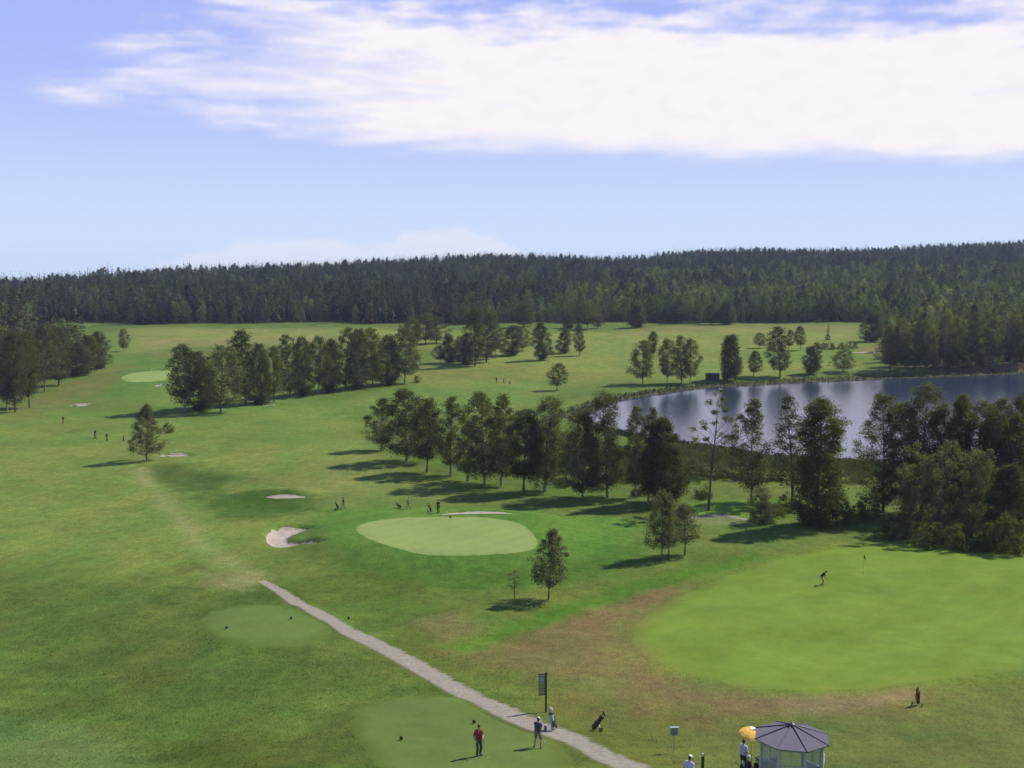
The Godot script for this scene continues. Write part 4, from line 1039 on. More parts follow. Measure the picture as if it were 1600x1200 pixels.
func make_tree(o: Dictionary) -> Dictionary:
	# stems and limbs in one mesh, leaves gathered in clumps at the limb ends in another
	var r := RandomNumberGenerator.new()
	r.seed = o.seed
	var wood := Buf.new()
	var leaves := Buf.new()
	var h: float = o.h
	var w: float = o.w
	var stems: int = o.get("stems", 1)
	var lines := []
	for s in stems:
		var pts := []
		var rad := []
		var root := Vector3.ZERO if stems == 1 else Vector3(r.randf_range(-1, 1), 0, r.randf_range(-1, 1)) * 0.10 * w
		var lean: Vector3 = Vector3(r.randf_range(-1, 1), 0, r.randf_range(-1, 1)) * (0.03 * h if stems == 1 else 0.45 * w) + o.get("lean", Vector3.ZERO)
		var top := h * (0.94 if s == 0 else r.randf_range(0.75, 0.92))
		for k in 9:
			var t := k / 8.0
			pts.append(root + lean * pow(t, 1.3) + Vector3(sin(t * 5.0 + s + o.seed) * 0.012 * h * t, top * t, cos(t * 4.1 + s * 2.0 + o.seed) * 0.012 * h * t))
			rad.append(maxf(0.012, (0.0085 * h + 0.015) / sqrt(float(stems)) * pow(1.0 - t * 0.94, 0.85) * (1.35 if k == 0 else 1.0)))
		tube(wood, pts, rad, 7, Color.WHITE, false)
		lines.append(pts)
	var bole: float = o.bole
	var lop := r.randf() * TAU
	var clumps: int = o.clumps
	for k in clumps:
		var t := (k + r.randf()) / clumps
		t = 1.0 - pow(1.0 - t, o.get("bias", 0.9))
		var ang := k * 2.39996 + r.randf_range(-0.6, 0.6)
		var bulge := 1.0 + 0.22 * cos(ang - lop) + 0.55 * fine_noise.get_noise_3d(cos(ang) * 1.3, t * 4.5 + o.seed * 9.0, sin(ang) * 1.3)
		var rr: float = w * 0.5 * crown_radius(o.shape, t) * (0.22 + 0.78 * sqrt(r.randf())) * bulge
		var y := lerpf(bole * h, h, t)
		var stem: Array = lines[k % stems]
		var st_t := clampf(y / h, 0.0, 0.999) * 8.0
		var axis: Vector3 = stem[int(st_t)].lerp(stem[mini(int(st_t) + 1, 8)], st_t - int(st_t))
		var cen := Vector3(axis.x + cos(ang) * rr, y - 0.10 * rr, axis.z + sin(ang) * rr)
		# limb
		var from_t := clampf((y - 0.55 * rr - 0.03 * h) / h, 0.04, 0.98) * 8.0
		var from: Vector3 = stem[int(from_t)].lerp(stem[mini(int(from_t) + 1, 8)], from_t - int(from_t))
		if r.randf() < o.get("limbs", 0.8):
			var mid := from.lerp(cen, 0.55) + Vector3(0, 0.10 * rr, 0)
			var lr: float = clampf(0.012 * rr + 0.006 * (1.0 - t) * h * 0.35, 0.012, 0.09)
			tube(wood, [from, mid, cen], [lr, lr * 0.65, lr * 0.25], 4, Color.WHITE, false)
		var tone := r.randf_range(0.72, 1.25)
		var warm := r.randf_range(-0.10, 0.10)
		var cr: float = o.cr * r.randf_range(0.7, 1.3) * lerpf(1.0, 0.75, t)
		var num := int(o.leaves * r.randf_range(0.6, 1.35))
		for q in num:
			var p := Vector3(r.randfn(), r.randfn() * 0.75, r.randfn()) * cr * 0.52
			if p.length() > cr * 1.35:
				p *= 0.6
			p.y -= o.get("droop", 0.0) * cr * r.randf() * r.randf()
			var m := tone * r.randf_range(0.75, 1.25)
			leaf(leaves, r, cen + p, o.leaf * r.randf_range(0.7, 1.3), Color(m * (1.0 + warm), m, m * (1.0 - warm)), o.get("hang", 0.4))
	return {"trunk": mesh_of(wood), "crown": mesh_of(leaves), "h": h, "w": w, "bark": M[o.get("bark", "bark")], "tone": M[o.tone], "full": o.get("full", 1.0)}

func make_spruce(seed_: int, h: float, w: float, whorls: int, per: int, tone: String, ragged := 0.3) -> Dictionary:
	var r := RandomNumberGenerator.new()
	r.seed = seed_
	var wood := Buf.new()
	var needles := Buf.new()
	tube(wood, [Vector3.ZERO, Vector3(0, h * 0.5, 0), Vector3(0, h * 0.97, 0)], [0.014 * h, 0.008 * h, 0.01], 6, Color.WHITE, false)
	for k in whorls:
		var t := (k + r.randf() * 0.5) / whorls
		var y := lerpf(0.06 * h, 0.985 * h, t)
		var reach := w * 0.5 * pow(1.0 - t, 0.8) + 0.05 * w
		for q in per:
			var ang := TAU * (q + r.randf()) / per + k
			var l := reach * r.randf_range(1.0 - ragged, 1.05)
			var out := Vector3(cos(ang), 0, sin(ang))
			var side := Vector3(-sin(ang), 0, cos(ang)) * l * r.randf_range(0.20, 0.36)
			var drop := l * r.randf_range(0.15, 0.6)
			var m := r.randf_range(0.7, 1.3)
			var c := Color(m, m, m)
			var a := Vector3(0, y, 0)
			var mid := a + out * l * 0.55 - Vector3(0, drop * 0.35, 0)
			var tip := a + out * l - Vector3(0, drop, 0)
			quad(needles, a, mid + side, tip, mid - side, c)
			var hang := Vector3(0, -0.22 * l - 0.05 * h / whorls, 0)
			quad(needles, a + out * l * 0.15, mid + side * 0.5, mid + hang + out * l * 0.1, mid - side * 0.3 + hang, Color(m * 0.9, m * 0.9, m * 0.9))
	quad(needles, Vector3(-0.02 * w, h * 0.93, 0), Vector3(0, h * 0.96, 0.03 * w), Vector3(0, h, 0), Vector3(0.02 * w, h * 0.93, -0.02 * w))
	return {"trunk": mesh_of(wood), "crown": mesh_of(needles), "h": h, "w": w, "bark": M.bark, "tone": M[tone], "full": 1.0}

func join(p: Dictionary) -> Array:
	return [p.crown, p.tone]

func plant(kind: String, called: String, at: Vector3, h: float, w: float, turn: float, label: String, group: String):
	var p: Dictionary = protos[kind][int(turn * 100.0) % protos[kind].size()]
	var cat := "tree"
	if called in ["shrub", "bush"]:
		cat = called
	elif called == "sapling":
		cat = "sapling"
	var o := thing(called, label, cat, at - Vector3(0, 0.05, 0), turn, group)
	o.rotation = Vector3(0.045 * sin(turn * 7.0), turn, 0.045 * cos(turn * 11.0))
	o.scale = Vector3(w / p.w * p.full, h / p.h, w / p.w * p.full)
	part("trunk", p.trunk, p.bark, o)
	part("crown", p.crown, p.tone, o)

func build_trees():
	var oval := [[0.0, 0.4], [0.16, 0.86], [0.40, 1.0], [0.70, 0.82], [0.9, 0.5], [1.0, 0.2]]
	var column := [[0.0, 0.62], [0.14, 0.96], [0.45, 1.0], [0.78, 0.78], [0.94, 0.5], [1.0, 0.25]]
	var cone := [[0.0, 0.6], [0.15, 1.0], [0.45, 0.86], [0.8, 0.46], [1.0, 0.10]]
	var egg := [[0.0, 0.5], [0.2, 1.0], [0.5, 0.96], [0.8, 0.7], [1.0, 0.28]]
	var dome := [[0.0, 0.75], [0.3, 1.0], [0.7, 0.85], [0.92, 0.5], [1.0, 0.15]]
	var near := [
		["birch_a", {"full": 1.12, "seed": 1, "h": 15.0, "w": 6.8, "bole": 0.148, "clumps": 112, "leaves": 171, "leaf": 0.19, "cr": 0.93, "shape": oval, "tone": "birch_leaf", "bark": "birch_bark", "droop": 1.1}],
		["birch_b", {"full": 1.12, "seed": 2, "h": 14.0, "w": 6.8, "bole": 0.135, "clumps": 117, "leaves": 171, "leaf": 0.19, "cr": 0.93, "shape": egg, "tone": "dark_leaf", "bark": "birch_bark", "droop": 1.0}],
		["birch_c", {"full": 1.12, "seed": 3, "h": 13.0, "w": 5.2, "bole": 0.184, "clumps": 84, "leaves": 157, "leaf": 0.19, "cr": 0.86, "shape": egg, "tone": "dark_leaf", "bark": "bark", "droop": 0.8}],
		["birch_d", {"full": 1.12, "seed": 4, "h": 16.0, "w": 5.4, "bole": 0.123, "clumps": 107, "leaves": 143, "leaf": 0.19, "cr": 0.84, "shape": column, "tone": "birch_leaf", "bark": "birch_bark", "droop": 1.6}],
		["birch_slim", {"full": 1.12, "seed": 5, "h": 14.0, "w": 4.2, "bole": 0.16, "clumps": 74, "leaves": 136, "leaf": 0.19, "cr": 0.74, "shape": oval, "tone": "birch_leaf", "bark": "birch_bark", "droop": 1.2}],
		["birch_wide", {"full": 1.12, "seed": 6, "h": 16.5, "w": 7.6, "bole": 0.123, "clumps": 125, "leaves": 157, "leaf": 0.19, "cr": 0.93, "shape": egg, "tone": "birch_leaf", "bark": "bark", "droop": 1.0}],
		["sparse", {"full": 1.12, "seed": 7, "h": 17.0, "w": 5.6, "bole": 0.46, "clumps": 34, "leaves": 101, "leaf": 0.19, "cr": 0.61, "shape": dome, "tone": "birch_leaf", "bark": "bark", "limbs": 1.0}],
		["sparse_low", {"full": 1.12, "seed": 8, "h": 15.5, "w": 4.8, "bole": 0.16, "clumps": 62, "leaves": 126, "leaf": 0.19, "cr": 0.67, "shape": cone, "tone": "dark_leaf", "bark": "bark", "limbs": 1.0, "bias": 0.75}],
		["dense", {"full": 1.06, "seed": 9, "h": 12.0, "w": 5.6, "bole": 0.049, "clumps": 157, "leaves": 183, "leaf": 0.19, "cr": 0.88, "shape": egg, "tone": "dark_leaf"}],
		["dense_tall", {"full": 1.06, "seed": 10, "h": 16.5, "w": 5.4, "bole": 0.025, "clumps": 202, "leaves": 183, "leaf": 0.19, "cr": 0.88, "shape": column, "tone": "olive_leaf"}],
		["willow", {"full": 1.06, "seed": 11, "h": 11.0, "w": 6.0, "bole": 0.041, "clumps": 105, "leaves": 154, "leaf": 0.19, "cr": 0.84, "shape": dome, "tone": "grey_leaf", "stems": 3, "droop": 0.6}],
		["multi", {"full": 1.06, "seed": 12, "h": 9.0, "w": 3.6, "bole": 0.2, "clumps": 44, "leaves": 122, "leaf": 0.19, "cr": 0.65, "shape": egg, "tone": "birch_leaf", "stems": 3}],
		["shrub", {"seed": 13, "h": 3.4, "w": 4.0, "bole": 0.05, "clumps": 46, "leaves": 78, "leaf": 0.17, "cr": 0.58, "shape": dome, "tone": "olive_leaf", "stems": 4}],
		["light_shrub", {"seed": 23, "h": 3.6, "w": 4.2, "bole": 0.05, "clumps": 44, "leaves": 60, "leaf": 0.24, "cr": 0.65, "shape": dome, "tone": "light_leaf", "stems": 4}],
		["small_cone", {"seed": 14, "h": 7.0, "w": 3.9, "bole": 0.24, "clumps": 74, "leaves": 105, "leaf": 0.15, "cr": 0.51, "shape": cone, "tone": "grey_leaf", "lean": Vector3(0.5, 0, 0)}],
		["sapling", {"seed": 15, "h": 3.0, "w": 1.5, "bole": 0.3, "clumps": 16, "leaves": 20, "leaf": 0.1, "cr": 0.24, "shape": egg, "tone": "dry_leaf", "limbs": 1.0}],
		["clump_a", {"seed": 16, "h": 8.0, "w": 3.4, "bole": 0.24, "clumps": 62, "leaves": 90, "leaf": 0.16, "cr": 0.56, "shape": egg, "tone": "grey_leaf", "droop": 0.9}],
		["clump_b", {"seed": 17, "h": 7.6, "w": 3.2, "bole": 0.22, "clumps": 60, "leaves": 88, "leaf": 0.16, "cr": 0.54, "shape": cone, "tone": "grey_leaf", "droop": 0.9}],
		["oval_near", {"seed": 18, "h": 10.0, "w": 6.4, "bole": 0.20, "clumps": 84, "leaves": 157, "leaf": 0.19, "cr": 0.79, "shape": cone, "tone": "grey_leaf"}],
		["oval_a", {"full": 1.12, "seed": 19, "h": 14.0, "w": 7.6, "bole": 0.164, "clumps": 107, "leaves": 82, "leaf": 0.27, "cr": 1.07, "shape": egg, "tone": "olive_leaf"}],
		["oval_b", {"full": 1.12, "seed": 20, "h": 14.0, "w": 6.2, "bole": 0.197, "clumps": 92, "leaves": 78, "leaf": 0.27, "cr": 0.98, "shape": oval, "tone": "birch_leaf", "bark": "birch_bark"}],
		["oval_c", {"full": 1.12, "seed": 21, "h": 16.0, "w": 6.0, "bole": 0.131, "clumps": 99, "leaves": 78, "leaf": 0.27, "cr": 0.93, "shape": oval, "tone": "dark_leaf"}],
		["dense_mid", {"full": 1.02, "seed": 22, "h": 13.0, "w": 6.8, "bole": 0.041, "clumps": 147, "leaves": 82, "leaf": 0.27, "cr": 1.02, "shape": egg, "tone": "dark_leaf"}],
	]
	for p in near:
		protos[p[0]] = []
		for v in 3:
			var q: Dictionary = p[1].duplicate()
			q.seed = p[1].seed + 100 * v
			q.bole = p[1].bole * (0.9 + 0.16 * v)
			q.w = p[1].w * (1.0 - 0.06 * v)
			protos[p[0]].append(make_tree(q))
	protos["spruce"] = [make_spruce(31, 10.0, 4.4, 16, 6, "brown_needle", 0.6)]
	for t in TREES:
		plant(t[0], t[1], on_ground(t[2], t[3]), t[4], t[5], t[6], t[7], t[8])

func scatter(called: String, mesh: Mesh, mat: Material, at: Array, tint: Array, label: String, cat: String):
	var mm := MultiMesh.new()
	mm.transform_format = MultiMesh.TRANSFORM_3D
	mm.use_colors = true
	mm.mesh = mesh
	mm.instance_count = at.size()
	for k in at.size():
		mm.set_instance_transform(k, at[k])
		mm.set_instance_color(k, tint[k])
	var o := MultiMeshInstance3D.new()
	o.name = numbered(called)
	o.multimesh = mm
	o.material_override = mat
	add_child(o)
	tag(o, label, cat, "", "stuff")

func build_forest():
	var r := RandomNumberGenerator.new()
	r.seed = 77
	var oval := [[0.0, 0.4], [0.2, 0.9], [0.45, 1.0], [0.75, 0.7], [1.0, 0.1]]
	var kinds := [
		make_spruce(51, 17.0, 5.4, 20, 7, "spruce_needle"),
		make_spruce(52, 20.0, 5.0, 22, 6, "spruce_needle", 0.45),
		make_spruce(56, 18.5, 4.4, 20, 6, "spruce_needle", 0.55),
		make_tree({"seed": 53, "h": 17.0, "w": 5.2, "bole": 0.48, "clumps": 34, "leaves": 17, "leaf": 0.75, "cr": 1.15, "shape": oval, "tone": "pine_needle", "limbs": 0.4}),
		make_tree({"seed": 54, "h": 14.0, "w": 6.0, "bole": 0.10, "clumps": 46, "leaves": 17, "leaf": 0.70, "cr": 1.35, "shape": oval, "tone": "forest_leaf", "limbs": 0.3}),
		make_tree({"seed": 55, "h": 13.0, "w": 5.0, "bole": 0.06, "clumps": 40, "leaves": 17, "leaf": 0.70, "cr": 1.2, "shape": [[0.0, 0.7], [0.3, 1.0], [0.7, 0.7], [1.0, 0.1]], "tone": "forest_leaf", "limbs": 0.3}),
	]
	var at := []
	var tint := []
	for k in kinds.size():
		at.append([])
		tint.append([])
	var edge_trees := []
	var d := 272.0
	while d < 1720.0:
		var gap := 4.3 if d < 700.0 else (5.0 if d < 1000.0 else 6.2)
		var reach := 0.56 * d + 20.0
		var x := -reach
		while x < reach:
			var px := x + r.randf_range(-0.45, 0.45) * gap
			var pd := d + r.randf_range(-0.45, 0.45) * gap
			x += gap
			var ins := in_wood(px, pd)
			if ins < 0.0 or r.randf() < 0.08 or (ins > 20.0 and patch_noise.get_noise_2d(px * 0.16, pd * 0.07 + 300.0) > 0.34):
				continue
			if px > 118.0 and pd < 540.0 and r.randf() < 0.38:
				continue
			var kind := 0
			# broad-leaved trees along the edges and in a belt on the right-hand slope, conifers behind
			var belt := soft_noise.get_noise_2d(px * 0.5, pd * 0.5)
			var leafy := 0.08 + 0.45 * smoothstep(24.0, 0.0, ins) + 0.5 * smoothstep(0.05, 0.4, belt)
			var u := px / pd
			if u > 0.05 and pd < 760.0:
				leafy += 0.6
			elif u > 0.12 and pd < 1000.0:
				leafy += 0.35
			if u < -0.05 and pd > 560.0:
				leafy *= 0.45
			if pd > 1000.0:
				leafy *= 0.3
			if px < -120.0 and pd < 470.0:
				leafy = 0.75
			if px > 118.0 and pd < 560.0:
				leafy = 0.85
			if r.randf() < leafy:
				kind = 4 + (r.randi() % 2)
			else:
				kind = [0, 0, 1, 1, 2, 2, 3][r.randi() % 7]
			var s := r.randf_range(0.66, 1.16) * (1.0 + 0.28 * patch_noise.get_noise_2d(px * 0.12 + 40.0, pd * 0.12))
			if pd > 1000.0:
				s = lerpf(s, 0.98, 0.5)
			if kind >= 4 and ins < 14.0:
				s *= r.randf_range(0.7, 1.0)
			var wide := s * r.randf_range(0.85, 1.15)
			var bs := Basis(Vector3.UP, r.randf() * TAU).scaled(Vector3(wide, s, wide))
			var tf := Transform3D(bs, on_ground(px, -pd, -0.1))
			var m := r.randf_range(0.62, 1.38) * (1.0 + 0.45 * soft_noise.get_noise_2d(px * 1.2 + 900.0, pd * 0.8))
			var yel := r.randf_range(-0.10, 0.16)
			if kind >= 4 and r.randf() < (0.6 if px > 118.0 and pd < 560.0 else 0.3):
				m *= 1.4
			if ins < 5.5 and pd > 560.0 and pd < 640.0 and edge_trees.size() < 110 and absf(u) < 0.47:
				edge_trees.append([kind, tf.origin, s, wide, r.randf() * TAU])
				continue
			at[kind].append(tf)
			tint[kind].append(Color(m * (1.0 + yel), m, m * (1.0 - yel * 0.5)))
		d += gap
	var text := [
		["spruce_forest", "dark spruce forest covering the hills beyond the fields"],
		["tall_spruce_forest", "tall pointed spruces scattered all through the hill forest"],
		["ragged_spruce_forest", "narrow ragged spruces scattered all through the hill forest"],
		["pine_forest", "pines mixed into the dark hill forest"],
		["birch_forest", "lighter green broad-leaved trees mixed into the hill forest"],
		["aspen_forest", "lower bushy broad-leaved trees along the hill forest's foot"]]
	for k in kinds.size():
		scatter(text[k][0], kinds[k].crown, kinds[k].tone, at[k], tint[k], text[k][1], "forest")
	var trunks := []
	var white := []
	for k in [3, 4]:
		for q in at[k].size():
			if at[k][q].origin.z > -700.0:
				trunks.append(at[k][q])
				white.append(Color.WHITE)
	scatter("forest_trunks", kinds[4].trunk, M.bark, trunks, white, "trunks of the broad-leaved trees inside the forest", "forest")
	for e in edge_trees:
		var p: Dictionary = kinds[e[0]]
		var conifer: bool = e[0] < 4
		var o := thing("edge_conifer" if conifer else "edge_leafy_tree", "dark conifer in the front rank of the far forest edge" if conifer else "green broad-leaved tree in the front rank of the far forest edge", "tree", e[1], e[4], "conifers along the far forest edge" if conifer else "broad-leaved trees along the far forest edge")
		o.scale = Vector3(e[3], e[2], e[3])
		part("trunk", p.trunk, p.bark, o)
		part("crown", p.crown, p.tone, o)

# ------------------------------------------------------------------ reeds and rough grass
func tuft(seed_: int, blades: int, high: float, wide: float, spread: float) -> ArrayMesh:
	var r := RandomNumberGenerator.new()
	r.seed = seed_
	var b := Buf.new()
	for k in blades:
		var an := r.randf() * TAU
		var root := Vector3(cos(an), 0, sin(an)) * spread * r.randf()
		var top := root + Vector3(r.randf_range(-1, 1) * 0.35, r.randf_range(0.6, 1.0), r.randf_range(-1, 1) * 0.35) * high
		var side := Vector3(cos(an + 1.4), 0, sin(an + 1.4)) * wide
		var mid := root.lerp(top, 0.55) + Vector3(0, 0.08 * high, 0)
		var m := r.randf_range(0.8, 1.2)
		quad(b, root - side, mid - side * 0.8, top, mid + side * 0.8, Color(m, m, m))
	return mesh_of(b)

func build_reeds():
	var r := RandomNumberGenerator.new()
	r.seed = 8
	var at := []
	var tint := []
	var n := lake_poly.size()
	for k in n:
		var a := lake_poly[k]
		var c := lake_poly[(k + 1) % n]
		if a.x > 300.0 and c.x > 300.0:
			continue
		var far_side := a.y < -250.0 and c.y < -250.0
		var num := int(a.distance_to(c) * (15.0 if far_side else 28.0))
		for q in num:
			var p := a.lerp(c, r.randf())
			var out := (c - a).orthogonal().normalized()
			p += out * r.randf_range(-4.5, 4.5) + Vector2(r.randf_range(-1, 1), r.randf_range(-1, 1))
			var s := edge_distance(lake_poly, p)
			if s < -2.4 or s > 4.6:
				continue
			var sc := r.randf_range(0.7, 1.25) * (0.55 if far_side else 0.6)
			at.append(Transform3D(Basis(Vector3.UP, r.randf() * TAU).scaled(Vector3(sc, sc, sc)), on_ground(p.x, p.y, -0.05)))
			var m := r.randf_range(0.65, 1.2)
			tint.append(Color(m, m * r.randf_range(0.95, 1.05), m * 0.9))
	scatter("reeds", tuft(3, 12, 1.35, 0.045, 0.35), M.reed, at, tint, "dark sedge and reeds along the water's edge of the lake", "reeds")
	# paler tall grass on the near bank between the birches and the water
	at = []
	tint = []
	for q in 16000:
		var x := r.randf_range(-6.0, 74.0)
		var z := r.randf_range(-215.0, -158.0)
		var s := edge_distance(lake_poly, Vector2(x, z))
		var wide := 19.0 if x > 30.0 else 40.0 + 30.0 * patch_noise.get_noise_2d(x * 1.5, z)
		if s < 3.5 or s > wide + 5.0 * patch_noise.get_noise_2d(x, z) or z > -164.0 + 0.25 * (x - 20.0):
			continue
		var sc := r.randf_range(0.7, 1.3)
		at.append(Transform3D(Basis(Vector3.UP, r.randf() * TAU).scaled(Vector3(sc, sc, sc)), on_ground(x, z, -0.05)))
		var m := r.randf_range(0.7, 1.2)
		tint.append(Color(m, m, m * 0.9))
	scatter("tall_grass", tuft(5, 12, 1.1, 0.05, 0.5), M.pale_grass, at, tint, "pale tall grass between the birches and the lake", "grass")

func build_rough():
	# tufts of the uncut grass beside the path, the tees and the bank
	var r := RandomNumberGenerator.new()
	r.seed = 14
	var at := []
	var tint := []
	var clear := []
	for g in TURF:
		var pl := PackedVector2Array()
		for p in g[1]:
			pl.append(Vector2(p[0], p[1]))
		clear.append(pl)
	var tries := 0
	while at.size() < 14000 and tries < 60000:
		tries += 1
		var d := r.randf_range(46.0, 112.0)
		var x := r.randf_range(-0.52, 0.52) * d
		var z := -d
		var thick := patch_noise.get_noise_2d(x * 1.7, z * 1.7) + 0.5 * soft_noise.get_noise_2d(x, z)
		# the mown practice ground and fairways carry none
		var p := Vector2(x, z)
		var mown := false
		for k in PATH.size() - 1:
			var q := Geometry2D.get_closest_point_to_segment(p, Vector2(PATH[k][0], PATH[k][1]), Vector2(PATH[k + 1][0], PATH[k + 1][1]))
			if q.distance_to(p) < 1.25:
				mown = true
		for pl in clear:
			if not mown and Geometry2D.is_point_in_polygon(p, pl):
				mown = true
		if mown:
			continue
		var edge := look(path_lut, d)
		if d > 112.0 or x > edge + 7.0 or (x > edge + 1.0 and thick < 0.3) or thick < -0.12:
			continue
		var sc := r.randf_range(0.5, 1.1)
		at.append(Transform3D(Basis(Vector3.UP, r.randf() * TAU).scaled(Vector3(sc, sc * r.randf_range(0.6, 1.2), sc)), on_ground(x, z, -0.01)))
		var c := ground_color(x, z)
		var m := r.randf_range(0.85, 1.25) * 1.2
		tint.append(Color(c.r * m, c.g * m, c.b * m))
	scatter("rough_grass", tuft(9, 9, 0.065, 0.016, 0.18), M.blade, at, tint, "tufts of rough grass beside the path and tees", "grass")

# ------------------------------------------------------------------ the pavilion and what stands by it
func at_place(k: String, lift := 0.0) -> Vector3:
	return on_ground(PLACES[k][0], PLACES[k][1], lift)

func build_gazebo():
	var o := thing("gazebo", "eight-sided pavilion with grey ribbed roof and pale blue-grey posts", "gazebo", at_place("gazebo"), -0.23)
	var roofm := paint(0.085, 0.078, 0.105, 0.7)
	roofm.albedo_texture = grain(61, [0.02, 0.11, 0.3], [1.0, 0.8, 0.8], 0.66, 1.0, 0.08, 256)
	tri(roofm, 2.2)
	var ribm := paint(0.035, 0.03, 0.045, 0.5)
	var frame := paint(0.46, 0.50, 0.54, 0.55)
	frame.albedo_texture = grain(63, [0.03, 0.2], [1.0, 0.6], 0.8, 1.0, 0.04, 256)
	tri(frame, 1.3)
	var glass := StandardMaterial3D.new()
	glass.albedo_color = Color(0.55, 0.65, 0.65, 0.22)
	glass.transparency = BaseMaterial3D.TRANSPARENCY_ALPHA
	glass.roughness = 0.04
	glass.cull_mode = BaseMaterial3D.CULL_DISABLED
	var wood := paint(0.16, 0.12, 0.085, 0.8)
	var eave := 2.48
	var apex := 3.06
	var rr := 1.80
	var pr := 1.50
	var cor := func(k: int, rad: float, y: float) -> Vector3:
		var an := PI / 8.0 + k * PI / 4.0
		return Vector3(cos(an) * rad, y, sin(an) * rad)
	var b := Buf.new()
	lathe(b, [[0.0, 0.0], [pr + 0.14, 0.0], [pr + 0.14, 0.10], [0.0, 0.10]], 8, Color.WHITE, Vector3(0, -0.02, 0), Basis(Vector3.UP, PI / 8.0))
	part("floor", mesh_of(b), wood, o)
	for k in 8:
		b = Buf.new()
		var a: Vector3 = cor.call(k, rr, eave)
		var c: Vector3 = cor.call(k + 1, rr, eave)
		var t := Vector3(0, apex, 0)
		quad(b, t, a, c, t)
		var dn := Vector3(0, -0.035, 0)
		quad(b, t + dn, c + dn, a + dn, t + dn)
		quad(b, a + dn, c + dn, c, a)
		part("roof_panel", mesh_of(b), roofm, o)
	for k in 8:
		b = Buf.new()
		var e: Vector3 = cor.call(k, rr + 0.02, eave - 0.005)
		tube(b, [e, Vector3(0, apex + 0.015, 0)], [0.034, 0.034], 6)
		part("roof_rib", mesh_of(b), ribm, o)
	b = Buf.new()
	lathe(b, [[0.0, apex - 0.02], [0.17, apex - 0.03], [0.16, apex + 0.03], [0.05, apex + 0.08], [0.0, apex + 0.10]], 12)
	part("roof_cap", mesh_of(b), ribm, o)
	for k in 8:
		b = Buf.new()
		var p: Vector3 = cor.call(k, pr, 0.0)
		box(b, Vector3(p.x, eave * 0.5 + 0.04, p.z), Vector3(0.12, eave - 0.08, 0.12), Basis(Vector3.UP, -(PI / 8.0 + k * PI / 4.0)), Color.WHITE, 0.012)
		part("post", mesh_of(b), frame, o)
	for k in 8:
		var a: Vector3 = cor.call(k, pr, 0.0)
		var c: Vector3 = cor.call(k + 1, pr, 0.0)
		var mid := (a + c) * 0.5
		var run := a.distance_to(c) - 0.125
		var face := Basis(Vector3.UP, -atan2(c.z - a.z, c.x - a.x))
		b = Buf.new()
		box(b, mid + Vector3(0, eave - 0.13, 0), Vector3(run, 0.14, 0.07), face, Color.WHITE, 0.01)
		part("top_beam", mesh_of(b), frame, o)
		if k == 5:
			continue   # the way in, on the far side
		b = Buf.new()
		box(b, mid + Vector3(0, 0.46, 0), Vector3(run, 0.72, 0.05), face, Color.WHITE, 0.008)
		part("wall_panel", mesh_of(b), frame, o)
		var wn := Node3D.new()
		wn.name = "window"
		o.add_child(wn, true)
		b = Buf.new()
		box(b, mid + Vector3(0, 0.845, 0), Vector3(run, 0.05, 0.06), face)
		box(b, mid + Vector3(0, 1.62, 0), Vector3(run, 0.03, 0.035), face)
		box(b, mid + Vector3(0, 1.235, 0), Vector3(0.03, 0.73, 0.032), face)
		box(b, mid + Vector3(0, 2.0, 0), Vector3(0.03, 0.73, 0.032), face)
		part("glazing_bar", mesh_of(b), frame, wn)
		b = Buf.new()
		box(b, mid + Vector3(0, 1.605, 0), Vector3(run, 1.47, 0.006), face)
		part("pane", mesh_of(b), glass, wn)
	var poster := Buf.new()
	var a2: Vector3 = cor.call(0, pr, 0.0)
	box(poster, Vector3(a2.x + 0.072, 1.78, a2.z), Vector3(0.012, 0.48, 0.10), Basis(Vector3.UP, -PI / 8.0))
	var po := part("notice", mesh_of(poster), paint(0.78, 0.78, 0.76, 0.7), o)
	tag(po, "white upright notice on the gazebo's right-hand post")
	# umbrella stuck in the ground beside it: yellow, white and dark red panels
	var u := thing("golf_umbrella", "open yellow golf umbrella with a white and a dark red panel", "umbrella", at_place("umbrella"))
	u.rotation = Vector3(0.10, 0.55, 0.16)
	var ym := paint(0.72, 0.42, 0.05, 0.6)
	var wm := paint(0.75, 0.70, 0.66, 0.6)
	var rm := paint(0.16, 0.03, 0.06, 0.6)
	for m in [ym, wm, rm]:
		m.backlight_enabled = true
		m.backlight = Color(0.35, 0.3, 0.2)
	var top := 2.3
	for k in 8:
		b = Buf.new()
		var n := 4
		for q in n:
			var f0 := float(q) / n
			var f1 := float(q + 1) / n
			var e := []
			for f in [f0, f1]:
				for s in [0, 1]:
					var an: float = (k + s) * PI / 4.0
					e.append(Vector3(cos(an) * 0.7 * sin(f * 1.15) / sin(1.15), top - 0.21 * f * f, sin(an) * 0.7 * sin(f * 1.15) / sin(1.15)))
			quad(b, e[0], e[2], e[3], e[1])
		part("panel", mesh_of(b), wm if k == 7 else (rm if k == 0 else ym), u)
	b = Buf.new()
	tube(b, [Vector3(0, -0.1, 0), Vector3(0, top + 0.06, 0)], [0.012, 0.012], 8)
	part("shaft", mesh_of(b), paint(0.05, 0.05, 0.05, 0.4), u)
	for k in 8:
		b = Buf.new()
		var an := k * PI / 4.0
		tube(b, [Vector3(0, top - 0.45, 0), Vector3(cos(an) * 0.34, top - 0.10, sin(an) * 0.34)], [0.005, 0.005], 5)
		part("strut", mesh_of(b), paint(0.25, 0.25, 0.26, 0.4, 0.8), u)

